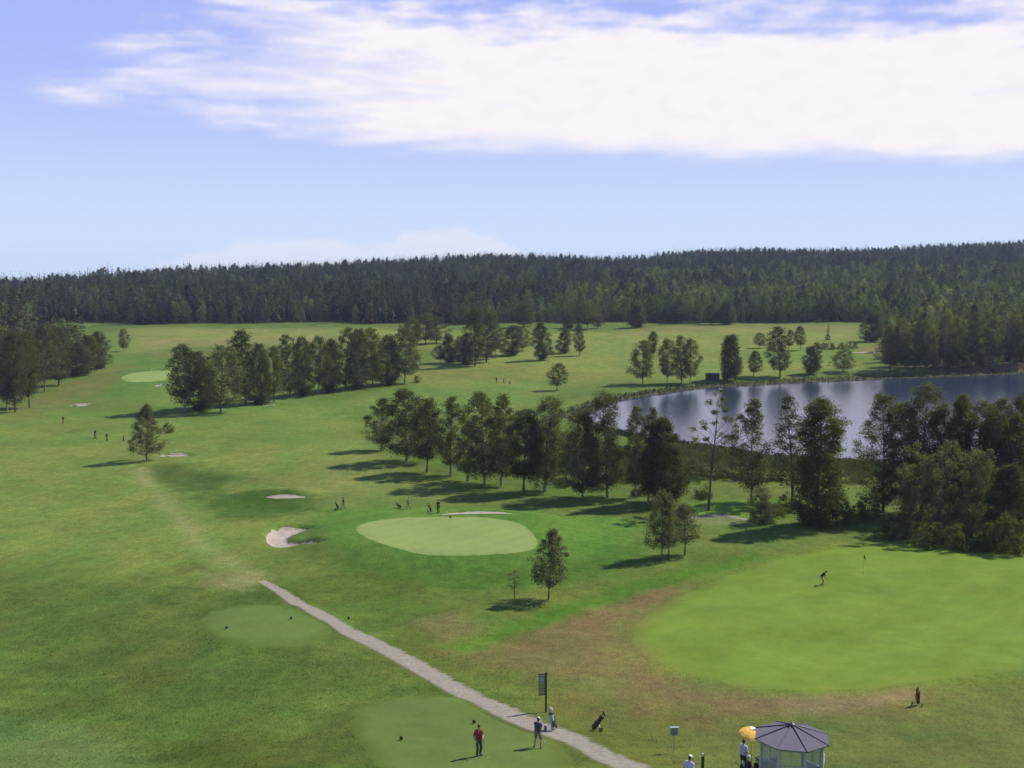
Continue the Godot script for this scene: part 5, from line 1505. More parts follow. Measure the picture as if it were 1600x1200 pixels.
# ------------------------------------------------------------------ golf bags, signs, flags and the rest
func golf_bag(called: String, label: String, at: Vector3, turn: float, body: Material, trim: Material, hood: Material, tilt := 0.42, size := 1.0, group := "golf bags on trolleys"):
	var o := thing(called, label, "golf bag", at, turn, group)
	o.scale = Vector3.ONE * size
	var metal := paint(0.20, 0.20, 0.21, 0.35, 0.8)
	var black := paint(0.018, 0.018, 0.02, 0.7)
	var lay := Basis(Vector3.RIGHT, -tilt)
	var foot := Vector3(0, 0.12, 0.10)
	var b := Buf.new()
	lathe(b, [[0.0, 0.0], [0.105, 0.0], [0.118, 0.03], [0.120, 0.20], [0.128, 0.42], [0.122, 0.60], [0.132, 0.80], [0.128, 0.84], [0.0, 0.84]], 18, Color.WHITE, foot, lay)
	part("bag", mesh_of(b), body, o)
	b = Buf.new()
	box(b, foot + lay * Vector3(0, 0.30, 0.135), Vector3(0.17, 0.34, 0.07), lay, Color.WHITE, 0.025)
	part("pocket", mesh_of(b), trim, o)
	b = Buf.new()
	lathe(b, [[0.135, 0.78], [0.142, 0.80], [0.142, 0.85], [0.132, 0.87]], 18, Color.WHITE, foot, lay)
	part("cuff", mesh_of(b), trim, o)
	b = Buf.new()
	tube(b, [foot + lay * Vector3(0.13, 0.72, 0), foot + lay * Vector3(0.20, 0.5, 0.02), foot + lay * Vector3(0.13, 0.26, 0)], [0.018, 0.022, 0.018], 6)
	part("strap", mesh_of(b), trim, o)
	var r := RandomNumberGenerator.new()
	r.seed = hash(label)
	for k in 7:
		b = Buf.new()
		var an := TAU * k / 7.0
		var top := Vector3(cos(an) * 0.085, 0.98 + 0.05 * (k % 3), sin(an) * 0.085)
		tube(b, [foot + lay * Vector3(cos(an) * 0.06, 0.6, sin(an) * 0.06), foot + lay * top], [0.007, 0.007], 5)
		if k < 3:
			lathe(b, [[0.0, -0.045], [0.035, -0.03], [0.05, 0.01], [0.042, 0.05], [0.0, 0.07]], 8, Color.WHITE, foot + lay * (top + Vector3(0, 0.03, 0)), lay)
		else:
			box(b, foot + lay * (top + Vector3(0.025, 0.02, 0)), Vector3(0.075, 0.05, 0.014), lay * Basis(Vector3.FORWARD, 0.5), Color.WHITE, 0.005)
		part("club", mesh_of(b), hood if k < 3 else metal, o)
	b = Buf.new()
	tube(b, [Vector3(0, 0.09, 0.16), foot + lay * Vector3(0, 0.1, -0.14), foot + lay * Vector3(0, 0.95, -0.15)], [0.014, 0.014, 0.014], 6)
	tube(b, [foot + lay * Vector3(0, 0.42, -0.14), Vector3(-0.30, 0.14, -0.20)], [0.012, 0.012], 6)
	tube(b, [foot + lay * Vector3(0, 0.42, -0.14), Vector3(0.30, 0.14, -0.20)], [0.012, 0.012], 6)
	tube(b, [Vector3(-0.31, 0.14, -0.20), Vector3(0.31, 0.14, -0.20)], [0.009, 0.009], 6)
	part("trolley_frame", mesh_of(b), metal, o)
	b = Buf.new()
	tube(b, [foot + lay * Vector3(0, 0.93, -0.15), foot + lay * Vector3(0, 1.12, -0.26), foot + lay * Vector3(0.06, 1.16, -0.30), foot + lay * Vector3(-0.06, 1.16, -0.30)], [0.014, 0.014, 0.016, 0.016], 6)
	part("handle", mesh_of(b), black, o)
	for s in [-1, 1]:
		var wh := Node3D.new()
		wh.name = "wheel"
		wh.position = Vector3(0.325 * s, 0.14, -0.20)
		wh.rotation.z = PI / 2.0
		o.add_child(wh, true)
		b = Buf.new()
		lathe(b, [[0.105, -0.02], [0.132, -0.022], [0.142, 0.0], [0.132, 0.022], [0.105, 0.02]], 20)
		part("tyre", mesh_of(b), black, wh)
		b = Buf.new()
		lathe(b, [[0.0, -0.02], [0.04, -0.018], [0.09, -0.006], [0.108, -0.018], [0.108, 0.018], [0.09, 0.006], [0.04, 0.018], [0.0, 0.02]], 20)
		part("rim", mesh_of(b), metal, wh)

func flagstick(label: String, at: Vector3, high: float, cloth: Material, away := 0.6):
	var o := thing("flagstick", label, "flag", at, away, "flagsticks on the greens")
	var b := Buf.new()
	tube(b, [Vector3(0, -0.08, 0), Vector3(0, high, 0)], [0.013, 0.010], 8)
	part("pole", mesh_of(b), paint(0.35, 0.35, 0.32, 0.5), o)
	b = Buf.new()
	for k in 6:
		var x0 := k / 6.0
		var x1 := (k + 1) / 6.0
		var p := func(x: float, y: float) -> Vector3: return Vector3(0.012 + x * 0.30, y - 0.32 * x * x, 0.05 * sin(x * 6.0))
		quad(b, p.call(x0, high - 0.02), p.call(x1, high - 0.02), p.call(x1, high - 0.40), p.call(x0, high - 0.40))
	part("flag_cloth", mesh_of(b), cloth, o)
	b = Buf.new()
	lathe(b, [[0.0, 0.045], [0.054, 0.045], [0.056, 0.055], [0.05, 0.056]], 14)
	part("cup", mesh_of(b), paint(0.02, 0.02, 0.02, 0.8), o)

func build_course_things():
	var black := paint(0.016, 0.015, 0.017, 0.75)
	var maroon := paint(0.075, 0.018, 0.022, 0.7)
	var white := paint(0.72, 0.72, 0.73, 0.6)
	var grey := paint(0.33, 0.33, 0.38, 0.65)
	var navy := paint(0.02, 0.024, 0.06, 0.7)
	var brown := paint(0.045, 0.026, 0.014, 0.8)
	var olive := paint(0.04, 0.045, 0.02, 0.8)
	golf_bag("golf_bag", "maroon and dark green golf bag upright on a trolley at the practice green's edge", at_place("bag_maroon"), 2.6, maroon, olive, black, 0.22, 1.0)
	golf_bag("golf_bag", "pale grey golf bag with navy trim and white club covers by the signpost", at_place("bag_white"), 0.5, grey, navy, white, 0.30, 1.12)
	golf_bag("golf_bag", "dark brown golf bag leaning far back on its trolley right of the path", at_place("bag_brown"), -1.0, brown, brown, black, 0.8, 1.08)
	golf_bag("golf_bag", "black golf bag nearest the gazebo, beside the person in lavender", at_place("bag_gazebo_a"), 0.4, black, brown, white, 0.25, 1.05)
	golf_bag("golf_bag", "dark brown golf bag in front of the black one beside the gazebo", at_place("bag_gazebo_b"), -0.5, brown, black, black, 0.3, 1.0)
	golf_bag("golf_bag", "dark golf bag with a pale cover lowest beside the gazebo", at_place("bag_gazebo_c"), 1.2, navy, black, white, 0.35, 1.0)
	golf_bag("golf_bag", "black golf bag on a trolley near the sand-coloured mound above the bunker", at_place("bag_mid_a"), 1.2, black, black, black, 0.5)
	golf_bag("golf_bag", "black golf bag on a trolley pulled by the golfer in khaki", at_place("bag_mid_b"), 1.57, black, black, black, 0.9)
	golf_bag("golf_bag", "black golf bag left of the golfer in black behind the green", at_place("bag_mid_c"), 1.0, black, black, black, 0.5)
	golf_bag("golf_bag", "dark golf bag under the left side of the lone fairway tree", at_place("bag_far_a"), 0.4, black, olive, black, 0.4)
	golf_bag("golf_bag", "dark golf bag beside the two golfers on the left fairway", at_place("bag_far_b"), 0.9, black, olive, black, 0.5)
	golf_bag("golf_bag", "dark golf bag beside the far golfers before the centre group of trees", at_place("bag_far_c"), 0.9, black, black, black, 0.6)
	flagstick("flagstick with a dark flag on the pale oval putting green", at_place("flag_green"), 2.1, paint(0.06, 0.08, 0.05, 0.7))
	flagstick("flagstick with a small dark flag on the bright practice green", at_place("flag_practice"), 2.1, paint(0.03, 0.045, 0.02, 0.7))
	flagstick("flagstick on the small far green between the left wood and the clump", at_place("flag_far"), 2.1, paint(0.25, 0.05, 0.04, 0.7))
	for k in TEE_MARKERS.size():
		var e: Array = TEE_MARKERS[k]
		var o := thing("tee_marker", e[2], "tee marker", on_ground(e[0], e[1], 0.02), k * 0.7, "black tee markers")
		var b := Buf.new()
		lathe(b, [[0.0, 0.03], [0.06, 0.035], [0.105, 0.08], [0.12, 0.14], [0.105, 0.20], [0.06, 0.245], [0.0, 0.25]], 16)
		part("head", mesh_of(b), black, o)
		b = Buf.new()
		tube(b, [Vector3(0, -0.08, 0), Vector3(0, 0.05, 0)], [0.012, 0.016], 6)
		part("spike", mesh_of(b), paint(0.2, 0.2, 0.2, 0.5, 0.6), o)
	# signpost with boards hung from an arm
	var s := thing("signpost", "tall dark signpost with grey hanging boards beside the gravel path", "signpost", at_place("signpost"), 0.15)
	var dark := paint(0.022, 0.021, 0.026, 0.6)
	var b := Buf.new()
	box(b, Vector3(0, 1.30, 0), Vector3(0.115, 2.78, 0.115), Basis(), Color.WHITE, 0.015)
	part("post", mesh_of(b), dark, s)
	b = Buf.new()
	box(b, Vector3(-0.21, 2.56, 0), Vector3(0.66, 0.07, 0.07), Basis(), Color.WHITE, 0.01)
	tube(b, [Vector3(-0.05, 2.22, 0), Vector3(-0.30, 2.53, 0)], [0.014, 0.014], 6)
	part("arm", mesh_of(b), dark, s)
	var plate := paint(0.30, 0.30, 0.35, 0.5)
	var y := 2.46
	for e in [[0.52, true], [0.15, false], [0.15, false], [0.15, false], [0.15, false]]:
		var bo := Node3D.new()
		bo.name = "board"
		s.add_child(bo, true)
		b = Buf.new()
		box(b, Vector3(-0.275, y - e[0] * 0.5, 0), Vector3(0.40, e[0], 0.035), Basis(), Color.WHITE, 0.006)
		part("back", mesh_of(b), dark, bo)
		b = Buf.new()
		for f in [-1, 1]:
			box(b, Vector3(-0.275, y - e[0] * 0.5, 0.019 * f), Vector3(0.33, e[0] - (0.09 if e[1] else 0.05), 0.006))
		part("plate", mesh_of(b), plate, bo)
		if not e[1]:
			b = Buf.new()
			for f in [-1, 1]:
				for q in 5:
					box(b, Vector3(-0.40 + q * 0.062, y - e[0] * 0.5, 0.0235 * f), Vector3(0.036, 0.042, 0.004))
			part("lettering", mesh_of(b), dark, bo)
		b = Buf.new()
		for q in [-0.42, -0.13]:
			tube(b, [Vector3(q, y, 0), Vector3(q, y + 0.05, 0)], [0.006, 0.006], 5)
		part("hook", mesh_of(b), dark, bo)
		y -= e[0] + 0.05
	# pale blue notice board on a thin post
	var n := thing("notice_board", "small pale blue-grey board on a thin post left of the gazebo", "sign", at_place("notice"), 0.1)
	b = Buf.new()
	tube(b, [Vector3(0, -0.1, 0), Vector3(0, 1.05, 0)], [0.022, 0.020], 8)
	part("post", mesh_of(b), paint(0.20, 0.25, 0.24, 0.6), n)
	b = Buf.new()
	box(b, Vector3(0, 1.22, 0.02), Vector3(0.44, 0.46, 0.05), Basis(Vector3.RIGHT, -0.12), Color.WHITE, 0.012)
	part("board", mesh_of(b), paint(0.20, 0.26, 0.26, 0.6), n)
	b = Buf.new()
	box(b, Vector3(0, 1.18, 0.052), Vector3(0.28, 0.24, 0.01), Basis(Vector3.RIGHT, -0.12))
	part("plate", mesh_of(b), paint(0.16, 0.21, 0.22, 0.6), n)
	b = Buf.new()
	box(b, Vector3(0, 1.465, 0.03), Vector3(0.54, 0.04, 0.16), Basis(Vector3.RIGHT, 0.2), Color.WHITE, 0.01)
	part("cover", mesh_of(b), paint(0.24, 0.30, 0.30, 0.6), n)
	# dark green post with a white cap
	var w := thing("marker_post", "dark green post with a white cap at the photo's lower edge", "post", at_place("post"), 0.3)
	b = Buf.new()
	box(b, Vector3(0, 0.76, 0), Vector3(0.12, 1.66, 0.12), Basis(), Color.WHITE, 0.012)
	part("shaft", mesh_of(b), paint(0.02, 0.04, 0.024, 0.6), w)
	b = Buf.new()
	box(b, Vector3(-0.035, 1.53, 0.05), Vector3(0.10, 0.16, 0.05), Basis(), Color.WHITE, 0.01)
	part("cap", mesh_of(b), paint(0.70, 0.72, 0.70, 0.6), w)
	# low dark hut on the far shore
	var h := thing("boat_hut", "low dark timber hut at the water's edge on the far shore", "hut", at_place("hut"), 0.1)
	var plank := paint(0.035, 0.030, 0.026, 0.85)
	for k in 14:
		b = Buf.new()
		box(b, Vector3(-1.82 + k * 0.28, 0.85, 1.2), Vector3(0.262, 1.8, 0.04 + 0.012 * (k % 2)))
		part("plank", mesh_of(b), plank, h)
	b = Buf.new()
	box(b, Vector3(0, 0.83, -0.02), Vector3(3.86, 1.76, 2.34))
	part("walls", mesh_of(b), plank, h)
	for sd in [-1, 1]:
		b = Buf.new()
		box(b, Vector3(0, 2.02, 0.68 * sd), Vector3(4.3, 0.07, 1.55), Basis(Vector3.RIGHT, 0.36 * sd), Color.WHITE, 0.01)
		part("roof_side", mesh_of(b), paint(0.025, 0.025, 0.028, 0.8), h)
	for sd in [-1, 1]:
		b = Buf.new()
		quad(b, Vector3(1.93 * sd, 1.70, -1.15), Vector3(1.93 * sd, 2.20, 0), Vector3(1.93 * sd, 1.70, 1.15), Vector3(1.93 * sd, 1.70, 0))
		part("gable", mesh_of(b), plank, h)

# ------------------------------------------------------------------ people
func body_of(bones: Array, cell: float, blend: float) -> Buf:
	# bones: [a, b, radius at a, radius at b]; their smooth union, meshed with one vertex in each crossed cell
	var lo := Vector3(1e9, 1e9, 1e9)
	var hi := -lo
	for q in bones:
		var m: float = maxf(q[2], q[3]) + blend + cell * 2.0
		lo = lo.min(q[0] - Vector3.ONE * m).min(q[1] - Vector3.ONE * m)
		hi = hi.max(q[0] + Vector3.ONE * m).max(q[1] + Vector3.ONE * m)
	var nx := int((hi.x - lo.x) / cell) + 2
	var ny := int((hi.y - lo.y) / cell) + 2
	var nz := int((hi.z - lo.z) / cell) + 2
	var f := PackedFloat32Array()
	f.resize(nx * ny * nz)
	f.fill(1.0)
	for q in bones:
		var a: Vector3 = q[0]
		var ba: Vector3 = q[1] - a
		var bb := maxf(ba.length_squared(), 1e-9)
		var m: float = maxf(q[2], q[3]) + blend + cell * 1.5
		var l: Vector3 = (q[0].min(q[1]) - Vector3.ONE * m - lo) / cell
		var u: Vector3 = (q[0].max(q[1]) + Vector3.ONE * m - lo) / cell
		for k in range(maxi(0, int(l.z)), mini(nz, int(u.z) + 2)):
			for j in range(maxi(0, int(l.y)), mini(ny, int(u.y) + 2)):
				for i in range(maxi(0, int(l.x)), mini(nx, int(u.x) + 2)):
					var pa := lo + Vector3(i, j, k) * cell - a
					var t := clampf(pa.dot(ba) / bb, 0.0, 1.0)
					var d: float = (pa - ba * t).length() - lerpf(q[2], q[3], t)
					var at := (k * ny + j) * nx + i
					var e := f[at]
					var g := blend - absf(e - d)
					f[at] = minf(e, d) - (g * g / (4.0 * blend) if g > 0.0 else 0.0)
	var b := Buf.new()
	var ids := PackedInt32Array()
	ids.resize(nx * ny * nz)
	ids.fill(-1)
	var sx := 1
	var sy := nx
	var sz := nx * ny
	var corner := [0, sx, sy, sx + sy, sz, sz + sx, sz + sy, sz + sx + sy]
	for k in nz - 1:
		for j in ny - 1:
			for i in nx - 1:
				var at := (k * ny + j) * nx + i
				var c0 := f[at]
				if c0 > cell * 2.2 or c0 < -cell * 2.2:
					continue
				var mask := 0
				for q in 8:
					if f[at + corner[q]] < 0.0:
						mask |= 1 << q
				if mask == 0 or mask == 255:
					continue
				var p := Vector3.ZERO
				var n := 0
				for q in 8:
					for ax in 3:
						var q2 := q | (1 << ax)
						if q2 == q or (mask >> q & 1) == (mask >> q2 & 1):
							continue
						var v0 := f[at + corner[q]]
						var v1 := f[at + corner[q2]]
						var t := v0 / (v0 - v1)
						var p0 := Vector3(q & 1, q >> 1 & 1, q >> 2 & 1)
						var p1 := Vector3(q2 & 1, q2 >> 1 & 1, q2 >> 2 & 1)
						p += p0.lerp(p1, t)
						n += 1
				ids[at] = b.v.size()
				b.v.append(lo + (Vector3(i, j, k) + p / n) * cell)
				var gx := f[at + sx] + f[at + sx + sy] + f[at + sx + sz] + f[at + sx + sy + sz] - f[at] - f[at + sy] - f[at + sz] - f[at + sy + sz]
				var gy := f[at + sy] + f[at + sx + sy] + f[at + sy + sz] + f[at + sx + sy + sz] - f[at] - f[at + sx] - f[at + sz] - f[at + sx + sz]
				var gz := f[at + sz] + f[at + sx + sz] + f[at + sy + sz] + f[at + sx + sy + sz] - f[at] - f[at + sx] - f[at + sy] - f[at + sx + sy]
				b.n.append(Vector3(gx, gy, gz).normalized())
				b.c.append(Color.WHITE)
	for k in range(1, nz - 1):
		for j in range(1, ny - 1):
			for i in range(1, nx - 1):
				var at := (k * ny + j) * nx + i
				if ids[at] < 0 and ids[at - sx] < 0 and ids[at - sy] < 0 and ids[at - sz] < 0:
					continue
				var inn := f[at] < 0.0
				for ax in 3:
					var st: int = [sx, sy, sz][ax]
					if (f[at + st] < 0.0) == inn:
						continue
					var s1: int = [sy, sz, sx][ax]
					var s2: int = [sz, sx, sy][ax]
					var a := ids[at]
					var e := ids[at - s1]
					var g := ids[at - s1 - s2]
					var h := ids[at - s2]
					if a < 0 or e < 0 or g < 0 or h < 0:
						continue
					if inn:
						b.i.append_array([a, g, e, a, h, g])
					else:
						b.i.append_array([a, e, g, a, g, h])
	return b

func add_buf(to: Buf, from: Buf):
	var k := to.v.size()
	to.v.append_array(from.v)
	to.n.append_array(from.n)
	to.c.append_array(from.c)
	for q in from.i:
		to.i.append(q + k)

func bend(a: Vector3, target: Vector3, l1: float, l2: float, pole: Vector3) -> Vector3:
	var d := target - a
	var l := clampf(d.length(), 0.05, (l1 + l2) * 0.999)
	var x := (l1 * l1 - l2 * l2 + l * l) / (2.0 * l)
	var up := (pole - d.normalized() * pole.dot(d.normalized())).normalized()
	return a + d.normalized() * x + up * sqrt(maxf(0.0, l1 * l1 - x * x))

func hand_bones(wrist: Vector3, dir: Vector3, palm: Vector3, thumb_side: Vector3, curl: float) -> Array:
	var out := []
	var d := dir.normalized()
	var s := (thumb_side - d * thumb_side.dot(d)).normalized()
	var n := (palm - d * palm.dot(d)).normalized()
	for k in [-0.024, -0.008, 0.008, 0.024]:
		out.append([wrist + d * 0.012 + s * k * 0.7, wrist + d * 0.085 + s * k, 0.016, 0.014])
	var lens := [0.060, 0.072, 0.078, 0.070]
	for k in 4:
		var root := wrist + d * 0.085 + s * (-0.030 + 0.020 * k)
		var l: float = lens[k]
		var ang := curl
		var p := root
		for seg in 3:
			var dd := d * cos(ang) + n * sin(ang)
			var e: Vector3 = p + dd * l * [0.45, 0.31, 0.24][seg]
			out.append([p, e, 0.0095 - 0.001 * seg, 0.0088 - 0.001 * seg])
			p = e
			ang += curl * 0.85
	var t0 := wrist + d * 0.03 + s * 0.026
	var t1 := t0 + (d * 0.6 + s * 0.75 + n * 0.25).normalized() * 0.045
	var t2 := t1 + (d * 0.9 + s * 0.15 + n * 0.45).normalized() * 0.032
	out.append([t0, t1, 0.012, 0.0105])
	out.append([t1, t2, 0.0105, 0.0085])
	return out

func figure(p: Dictionary) -> Dictionary:
	# a standing figure 1.78 m tall that faces +z, posed by where its hips, hands and feet are
	var hip: Vector3 = p.hip
	var tilt := Basis(Vector3.RIGHT, p.lean)
	var up := func(x: float, y: float, z: float) -> Vector3: return hip + tilt * Vector3(x, y, z)
	var bare: bool = p.get("shorts", false)
	var skin := []
	var shirt := []
	var pants := []
	var sleeves := []
	var shoes := []
	# trunk
	for s in [-1.0, 1.0]:
		skin.append([up.call(0.07 * s, -0.02, 0), up.call(0.075 * s, 0.20, 0.01), 0.105, 0.092])
		skin.append([up.call(0.075 * s, 0.20, 0.01), up.call(0.09 * s, 0.40, 0.0), 0.092, 0.105])
		skin.append([up.call(0.05 * s, 0.47, -0.01), up.call(0.17 * s, 0.455, -0.01), 0.065, 0.055])
		shirt.append([up.call(0.078 * s, 0.02, 0), up.call(0.08 * s, 0.20, 0.01), 0.122, 0.115])
		shirt.append([up.call(0.08 * s, 0.20, 0.01), up.call(0.095 * s, 0.40, 0.0), 0.115, 0.120])
		shirt.append([up.call(0.05 * s, 0.47, -0.01), up.call(0.175 * s, 0.455, -0.01), 0.072, 0.066])
		pants.append([up.call(0.07 * s, 0.08, 0), up.call(0.075 * s, -0.04, 0), 0.112, 0.122])
	skin.append([up.call(0, 0.46, -0.01), up.call(0, 0.58, 0.01), 0.062, 0.052])
	var hbase: Vector3 = up.call(0, 0.60, 0.015)
	var look_dir := Basis(Vector3.UP, p.get("turn", 0.0)) * Basis(Vector3.RIGHT, p.get("nod", 0.0) + p.lean * 0.6)
	var hd := func(x: float, y: float, z: float) -> Vector3: return hbase + look_dir * Vector3(x, y, z)
	var head := [
		[hd.call(0, 0.115, -0.022), hd.call(0, 0.110, 0.022), 0.082, 0.078],
		[hd.call(0, 0.055, 0.030), hd.call(0, 0.025, 0.046), 0.062, 0.046],
		[hd.call(0, 0.0, -0.02), hd.call(0, 0.06, -0.01), 0.056, 0.062],
		[hd.call(0, 0.100, 0.098), hd.call(0, 0.062, 0.118), 0.009, 0.016],
		[hd.call(-0.016, 0.030, 0.088), hd.call(0.016, 0.030, 0.088), 0.010, 0.010],
		[hd.call(-0.028, 0.104, 0.084), hd.call(0.028, 0.104, 0.084), 0.013, 0.013],
		[hd.call(-0.082, 0.085, 0.0), hd.call(-0.086, 0.060, 0.004), 0.016, 0.011],
		[hd.call(0.082, 0.085, 0.0), hd.call(0.086, 0.060, 0.004), 0.016, 0.011]]
	var hands := []
	for s in [-1.0, 1.0]:
		var sh: Vector3 = up.call(0.185 * s, 0.445, -0.01)
		var wr: Vector3 = p.hand_l if s < 0.0 else p.hand_r
		var reach := (wr - sh).length()
		if reach > 0.535:
			wr = sh + (wr - sh) * 0.535 / reach
		var el := bend(sh, wr, 0.29, 0.255, Vector3(0.5 * s, -0.25, -0.8))
		skin.append([sh, el, 0.052, 0.042])
		skin.append([el, wr, 0.043, 0.029])
		sleeves.append([sh, sh.lerp(el, 0.72), 0.068, 0.062])
		var dir: Vector3 = (wr - el).normalized() * 0.7 + p.get("point", Vector3(0, -0.7, 0.15))
		hands.append(hand_bones(wr, dir, Vector3(-s, 0, 0.2), Vector3(0, 0.1, 1.0), p.get("curl", 0.45)))
		var hj: Vector3 = up.call(0.092 * s, -0.03, 0.0)
		var ft: Vector3 = p.foot_l if s < 0.0 else p.foot_r
		var an := ft + Vector3(0, 0.09, -0.02)
		var kn := bend(hj, an, 0.44, 0.43, Vector3(0.12 * s, 0, 1))
		skin.append([hj, kn, 0.082, 0.056])
		skin.append([kn, kn.lerp(an, 0.35), 0.055, 0.056])
		skin.append([kn.lerp(an, 0.35), an, 0.056, 0.038])
		skin.append([an, ft + Vector3(0.02 * s, 0.035, 0.12), 0.04, 0.03])
		if bare:
			pants.append([hj, hj.lerp(kn, 0.88), 0.104, 0.090])
		else:
			pants.append([hj, kn, 0.102, 0.074])
			pants.append([kn, an + Vector3(0, -0.01, 0), 0.074, 0.064])
		shoes.append([[ft + Vector3(0, 0.045, -0.055), ft + Vector3(0.01 * s, 0.045, 0.05), 0.043, 0.045], [ft + Vector3(0.01 * s, 0.045, 0.05), ft + Vector3(0.025 * s, 0.036, 0.155), 0.045, 0.034]])
	var body := body_of(skin, 0.024, 0.035)
	add_buf(body, body_of(head, 0.010, 0.022))
	for hnd in hands:
		add_buf(body, body_of(hnd, 0.006, 0.006))
	var top := body_of(shirt + sleeves, 0.025, 0.04)
	var hair := body_of([[hd.call(0, 0.130, -0.026), hd.call(0, 0.128, 0.014), 0.088, 0.083], [hd.call(0, 0.085, -0.045), hd.call(0, 0.04, -0.048), 0.062, 0.045]], 0.012, 0.02)
	var cap := body_of([[hd.call(0, 0.145, -0.018), hd.call(0, 0.142, 0.018), 0.086, 0.083], [hd.call(-0.04, 0.128, 0.10), hd.call(0.04, 0.128, 0.10), 0.012, 0.012], [hd.call(-0.025, 0.122, 0.15), hd.call(0.025, 0.122, 0.15), 0.010, 0.010], [hd.call(0, 0.130, 0.06), hd.call(0, 0.122, 0.15), 0.012, 0.012]], 0.010, 0.02)
	var eyes := []
	for s in [-1.0, 1.0]:
		eyes.append(mesh_of(body_of([[hd.call(0.030 * s, 0.088, 0.082), hd.call(0.036 * s, 0.088, 0.081), 0.010, 0.010]], 0.006, 0.004)))
	var sm := []
	for q in shoes:
		sm.append(mesh_of(body_of(q, 0.014, 0.02)))
	return {"body": mesh_of(body), "shirt": mesh_of(top), "trousers": mesh_of(body_of(pants, 0.025, 0.035)), "shoes": sm, "hair": mesh_of(hair), "cap": mesh_of(cap), "eyes": eyes}

func person(label: String, fig: Dictionary, at: Vector3, turn: float, shirt: Material, legs: Material, hair: Material, cap: Material, group := "golfers on the course"):
	var o := thing("person", label, "person", at, turn, group)
	part("body", fig.body, M.skin, o)
	part("shirt", fig.shirt, shirt, o)
	part("trousers", fig.trousers, legs, o)
	for s in fig.shoes:
		part("shoe", s, M.shoe, o)
	part("hair", fig.hair, hair, o)
	for e in fig.eyes:
		part("eye", e, M.eye, o)
	if cap:
		part("cap", fig.cap, cap, o)
	return o

func club(label: String, grip: Vector3, head: Vector3, group := "clubs in the golfers' hands"):
	var o := thing("golf_club", label, "golf club", head, 0.0, group)
	var g := grip - head
	var b := Buf.new()
	tube(b, [Vector3(0, 0.03, 0), g * 0.78], [0.006, 0.007], 6)
	part("shaft", mesh_of(b), paint(0.3, 0.3, 0.31, 0.3, 0.9), o)
	b = Buf.new()
	tube(b, [g * 0.78, g], [0.012, 0.014], 8)
	part("grip", mesh_of(b), M.eye, o)
	b = Buf.new()
	box(b, Vector3(0.035, 0.018, 0), Vector3(0.11, 0.032, 0.03), Basis(), Color.WHITE, 0.008)
	part("head", mesh_of(b), paint(0.25, 0.25, 0.26, 0.3, 0.9), o)

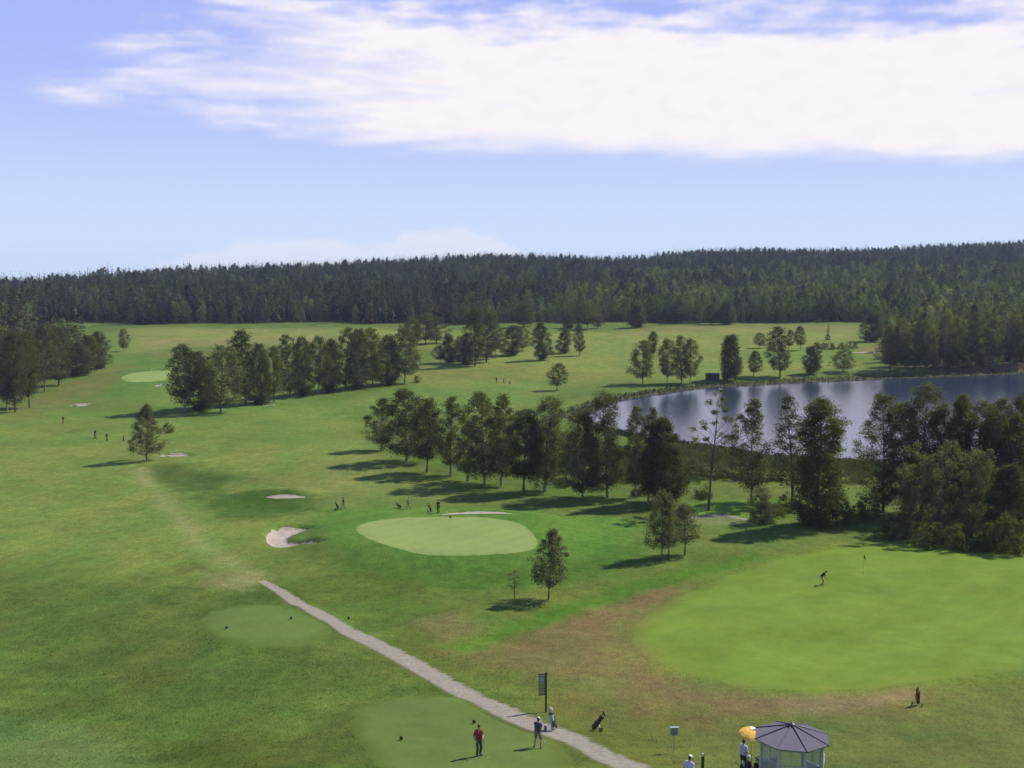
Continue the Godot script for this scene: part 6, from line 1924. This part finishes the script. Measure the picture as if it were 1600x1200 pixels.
func build_people():
	M.skin = paint(0.36, 0.21, 0.15, 0.6)
	M.shoe = paint(0.03, 0.026, 0.022, 0.6)
	M.eye = paint(0.015, 0.013, 0.012, 0.4)
	var darkhair := paint(0.018, 0.013, 0.010, 0.7)
	var brownhair := paint(0.05, 0.032, 0.02, 0.7)
	var red := paint(0.20, 0.030, 0.022, 0.8)
	var moss := paint(0.042, 0.052, 0.034, 0.85)
	var slate := paint(0.060, 0.060, 0.085, 0.85)
	var khaki := paint(0.20, 0.175, 0.11, 0.85)
	var lavender := paint(0.42, 0.40, 0.55, 0.8)
	var black := paint(0.014, 0.014, 0.015, 0.85)
	var white := paint(0.74, 0.74, 0.74, 0.7)
	var navy := paint(0.02, 0.024, 0.05, 0.85)
	var tan := paint(0.24, 0.20, 0.13, 0.85)
	var stand := figure({"hip": Vector3(0, 0.96, 0), "lean": 0.04, "hand_l": Vector3(-0.28, 0.95, 0.16), "hand_r": Vector3(0.10, 1.04, 0.30), "foot_l": Vector3(-0.11, 0, 0.02), "foot_r": Vector3(0.11, 0, -0.02), "nod": 0.1, "curl": 0.6})
	var wide := figure({"hip": Vector3(0, 0.94, 0), "lean": 0.12, "hand_l": Vector3(-0.05, 0.98, 0.38), "hand_r": Vector3(0.05, 0.93, 0.38), "foot_l": Vector3(-0.20, 0, 0), "foot_r": Vector3(0.20, 0, 0), "nod": 0.25, "shorts": true, "curl": 0.8})
	var putt := figure({"hip": Vector3(0, 0.90, -0.12), "lean": 0.72, "hand_l": Vector3(-0.025, 0.74, 0.34), "hand_r": Vector3(0.025, 0.68, 0.35), "foot_l": Vector3(-0.17, 0, 0), "foot_r": Vector3(0.17, 0, 0), "nod": 0.25, "curl": 0.8})
	var walk := figure({"hip": Vector3(0, 0.94, 0), "lean": 0.08, "hand_l": Vector3(-0.30, 0.88, -0.16), "hand_r": Vector3(0.28, 0.92, 0.16), "foot_l": Vector3(-0.09, 0, 0.30), "foot_r": Vector3(0.10, 0.04, -0.30), "nod": 0.05, "curl": 0.6})
	var p := at_place("person_red", 0.03)
	person("person in a red shirt and dark trousers standing on the near tee", stand, p, 0.5, red, moss, darkhair, null)
	club("golf club held upright by the person in red on the near tee", p + Basis(Vector3.UP, 0.5) * Vector3(0.12, 1.02, 0.36), p + Basis(Vector3.UP, 0.5) * Vector3(0.20, 0.005, 0.50))
	p = at_place("person_slate", 0.03)
	person("person in a slate shirt and khaki shorts standing legs apart beside the path", wide, p, 2.7, slate, khaki, darkhair, white)
	club("golf club held by the person in khaki shorts beside the path", p + Basis(Vector3.UP, 2.7) * Vector3(0.0, 0.95, 0.46), p + Basis(Vector3.UP, 2.7) * Vector3(0.0, 0.005, 0.86))
	p = at_place("person_putt", 0.0)
	person("golfer in black bending over a putter on the bright practice green", putt, p, 1.35, black, tan, darkhair, null)
	club("putter held by the golfer in black on the practice green", p + Basis(Vector3.UP, 1.35) * Vector3(0.0, 0.76, 0.38), p + Basis(Vector3.UP, 1.35) * Vector3(0.0, 0.005, 0.52))
	person("person in a lavender shirt and dark trousers standing under the golf umbrella", stand, at_place("person_lavender"), 2.2, lavender, black, darkhair, null)
	person("person in a white cap and pale shirt at the photo's lower edge", walk, at_place("person_cap"), 2.4, lavender, navy, darkhair, white)
	person("golfer in black walking above the dark hollow with a trolley", walk, at_place("person_mid_a"), -1.2, black, tan, darkhair, null)
	person("golfer in khaki pulling a trolley behind the putting green", walk, at_place("person_mid_b"), 1.4, tan, khaki, brownhair, null)
	person("golfer all in black standing behind the putting green near the flag", stand, at_place("person_mid_c"), -0.4, black, black, darkhair, black)
	person("golfer in black furthest left on the left fairway, alone", stand, at_place("person_far_a"), 0.4, black, tan, darkhair, null)
	person("golfer in black with light trousers, left of two on the left fairway", stand, at_place("person_far_b"), 1.0, black, khaki, darkhair, null)
	person("golfer all in dark, right of two on the left fairway", walk, at_place("person_far_c"), 1.2, black, moss, darkhair, white)
	person("left golfer of the far pair before the centre group of trees", stand, at_place("person_far_d"), 0.2, moss, moss, darkhair, null)
	person("right golfer of the far pair before the centre group of trees", walk, at_place("person_far_e"), 1.5, black, navy, darkhair, null)
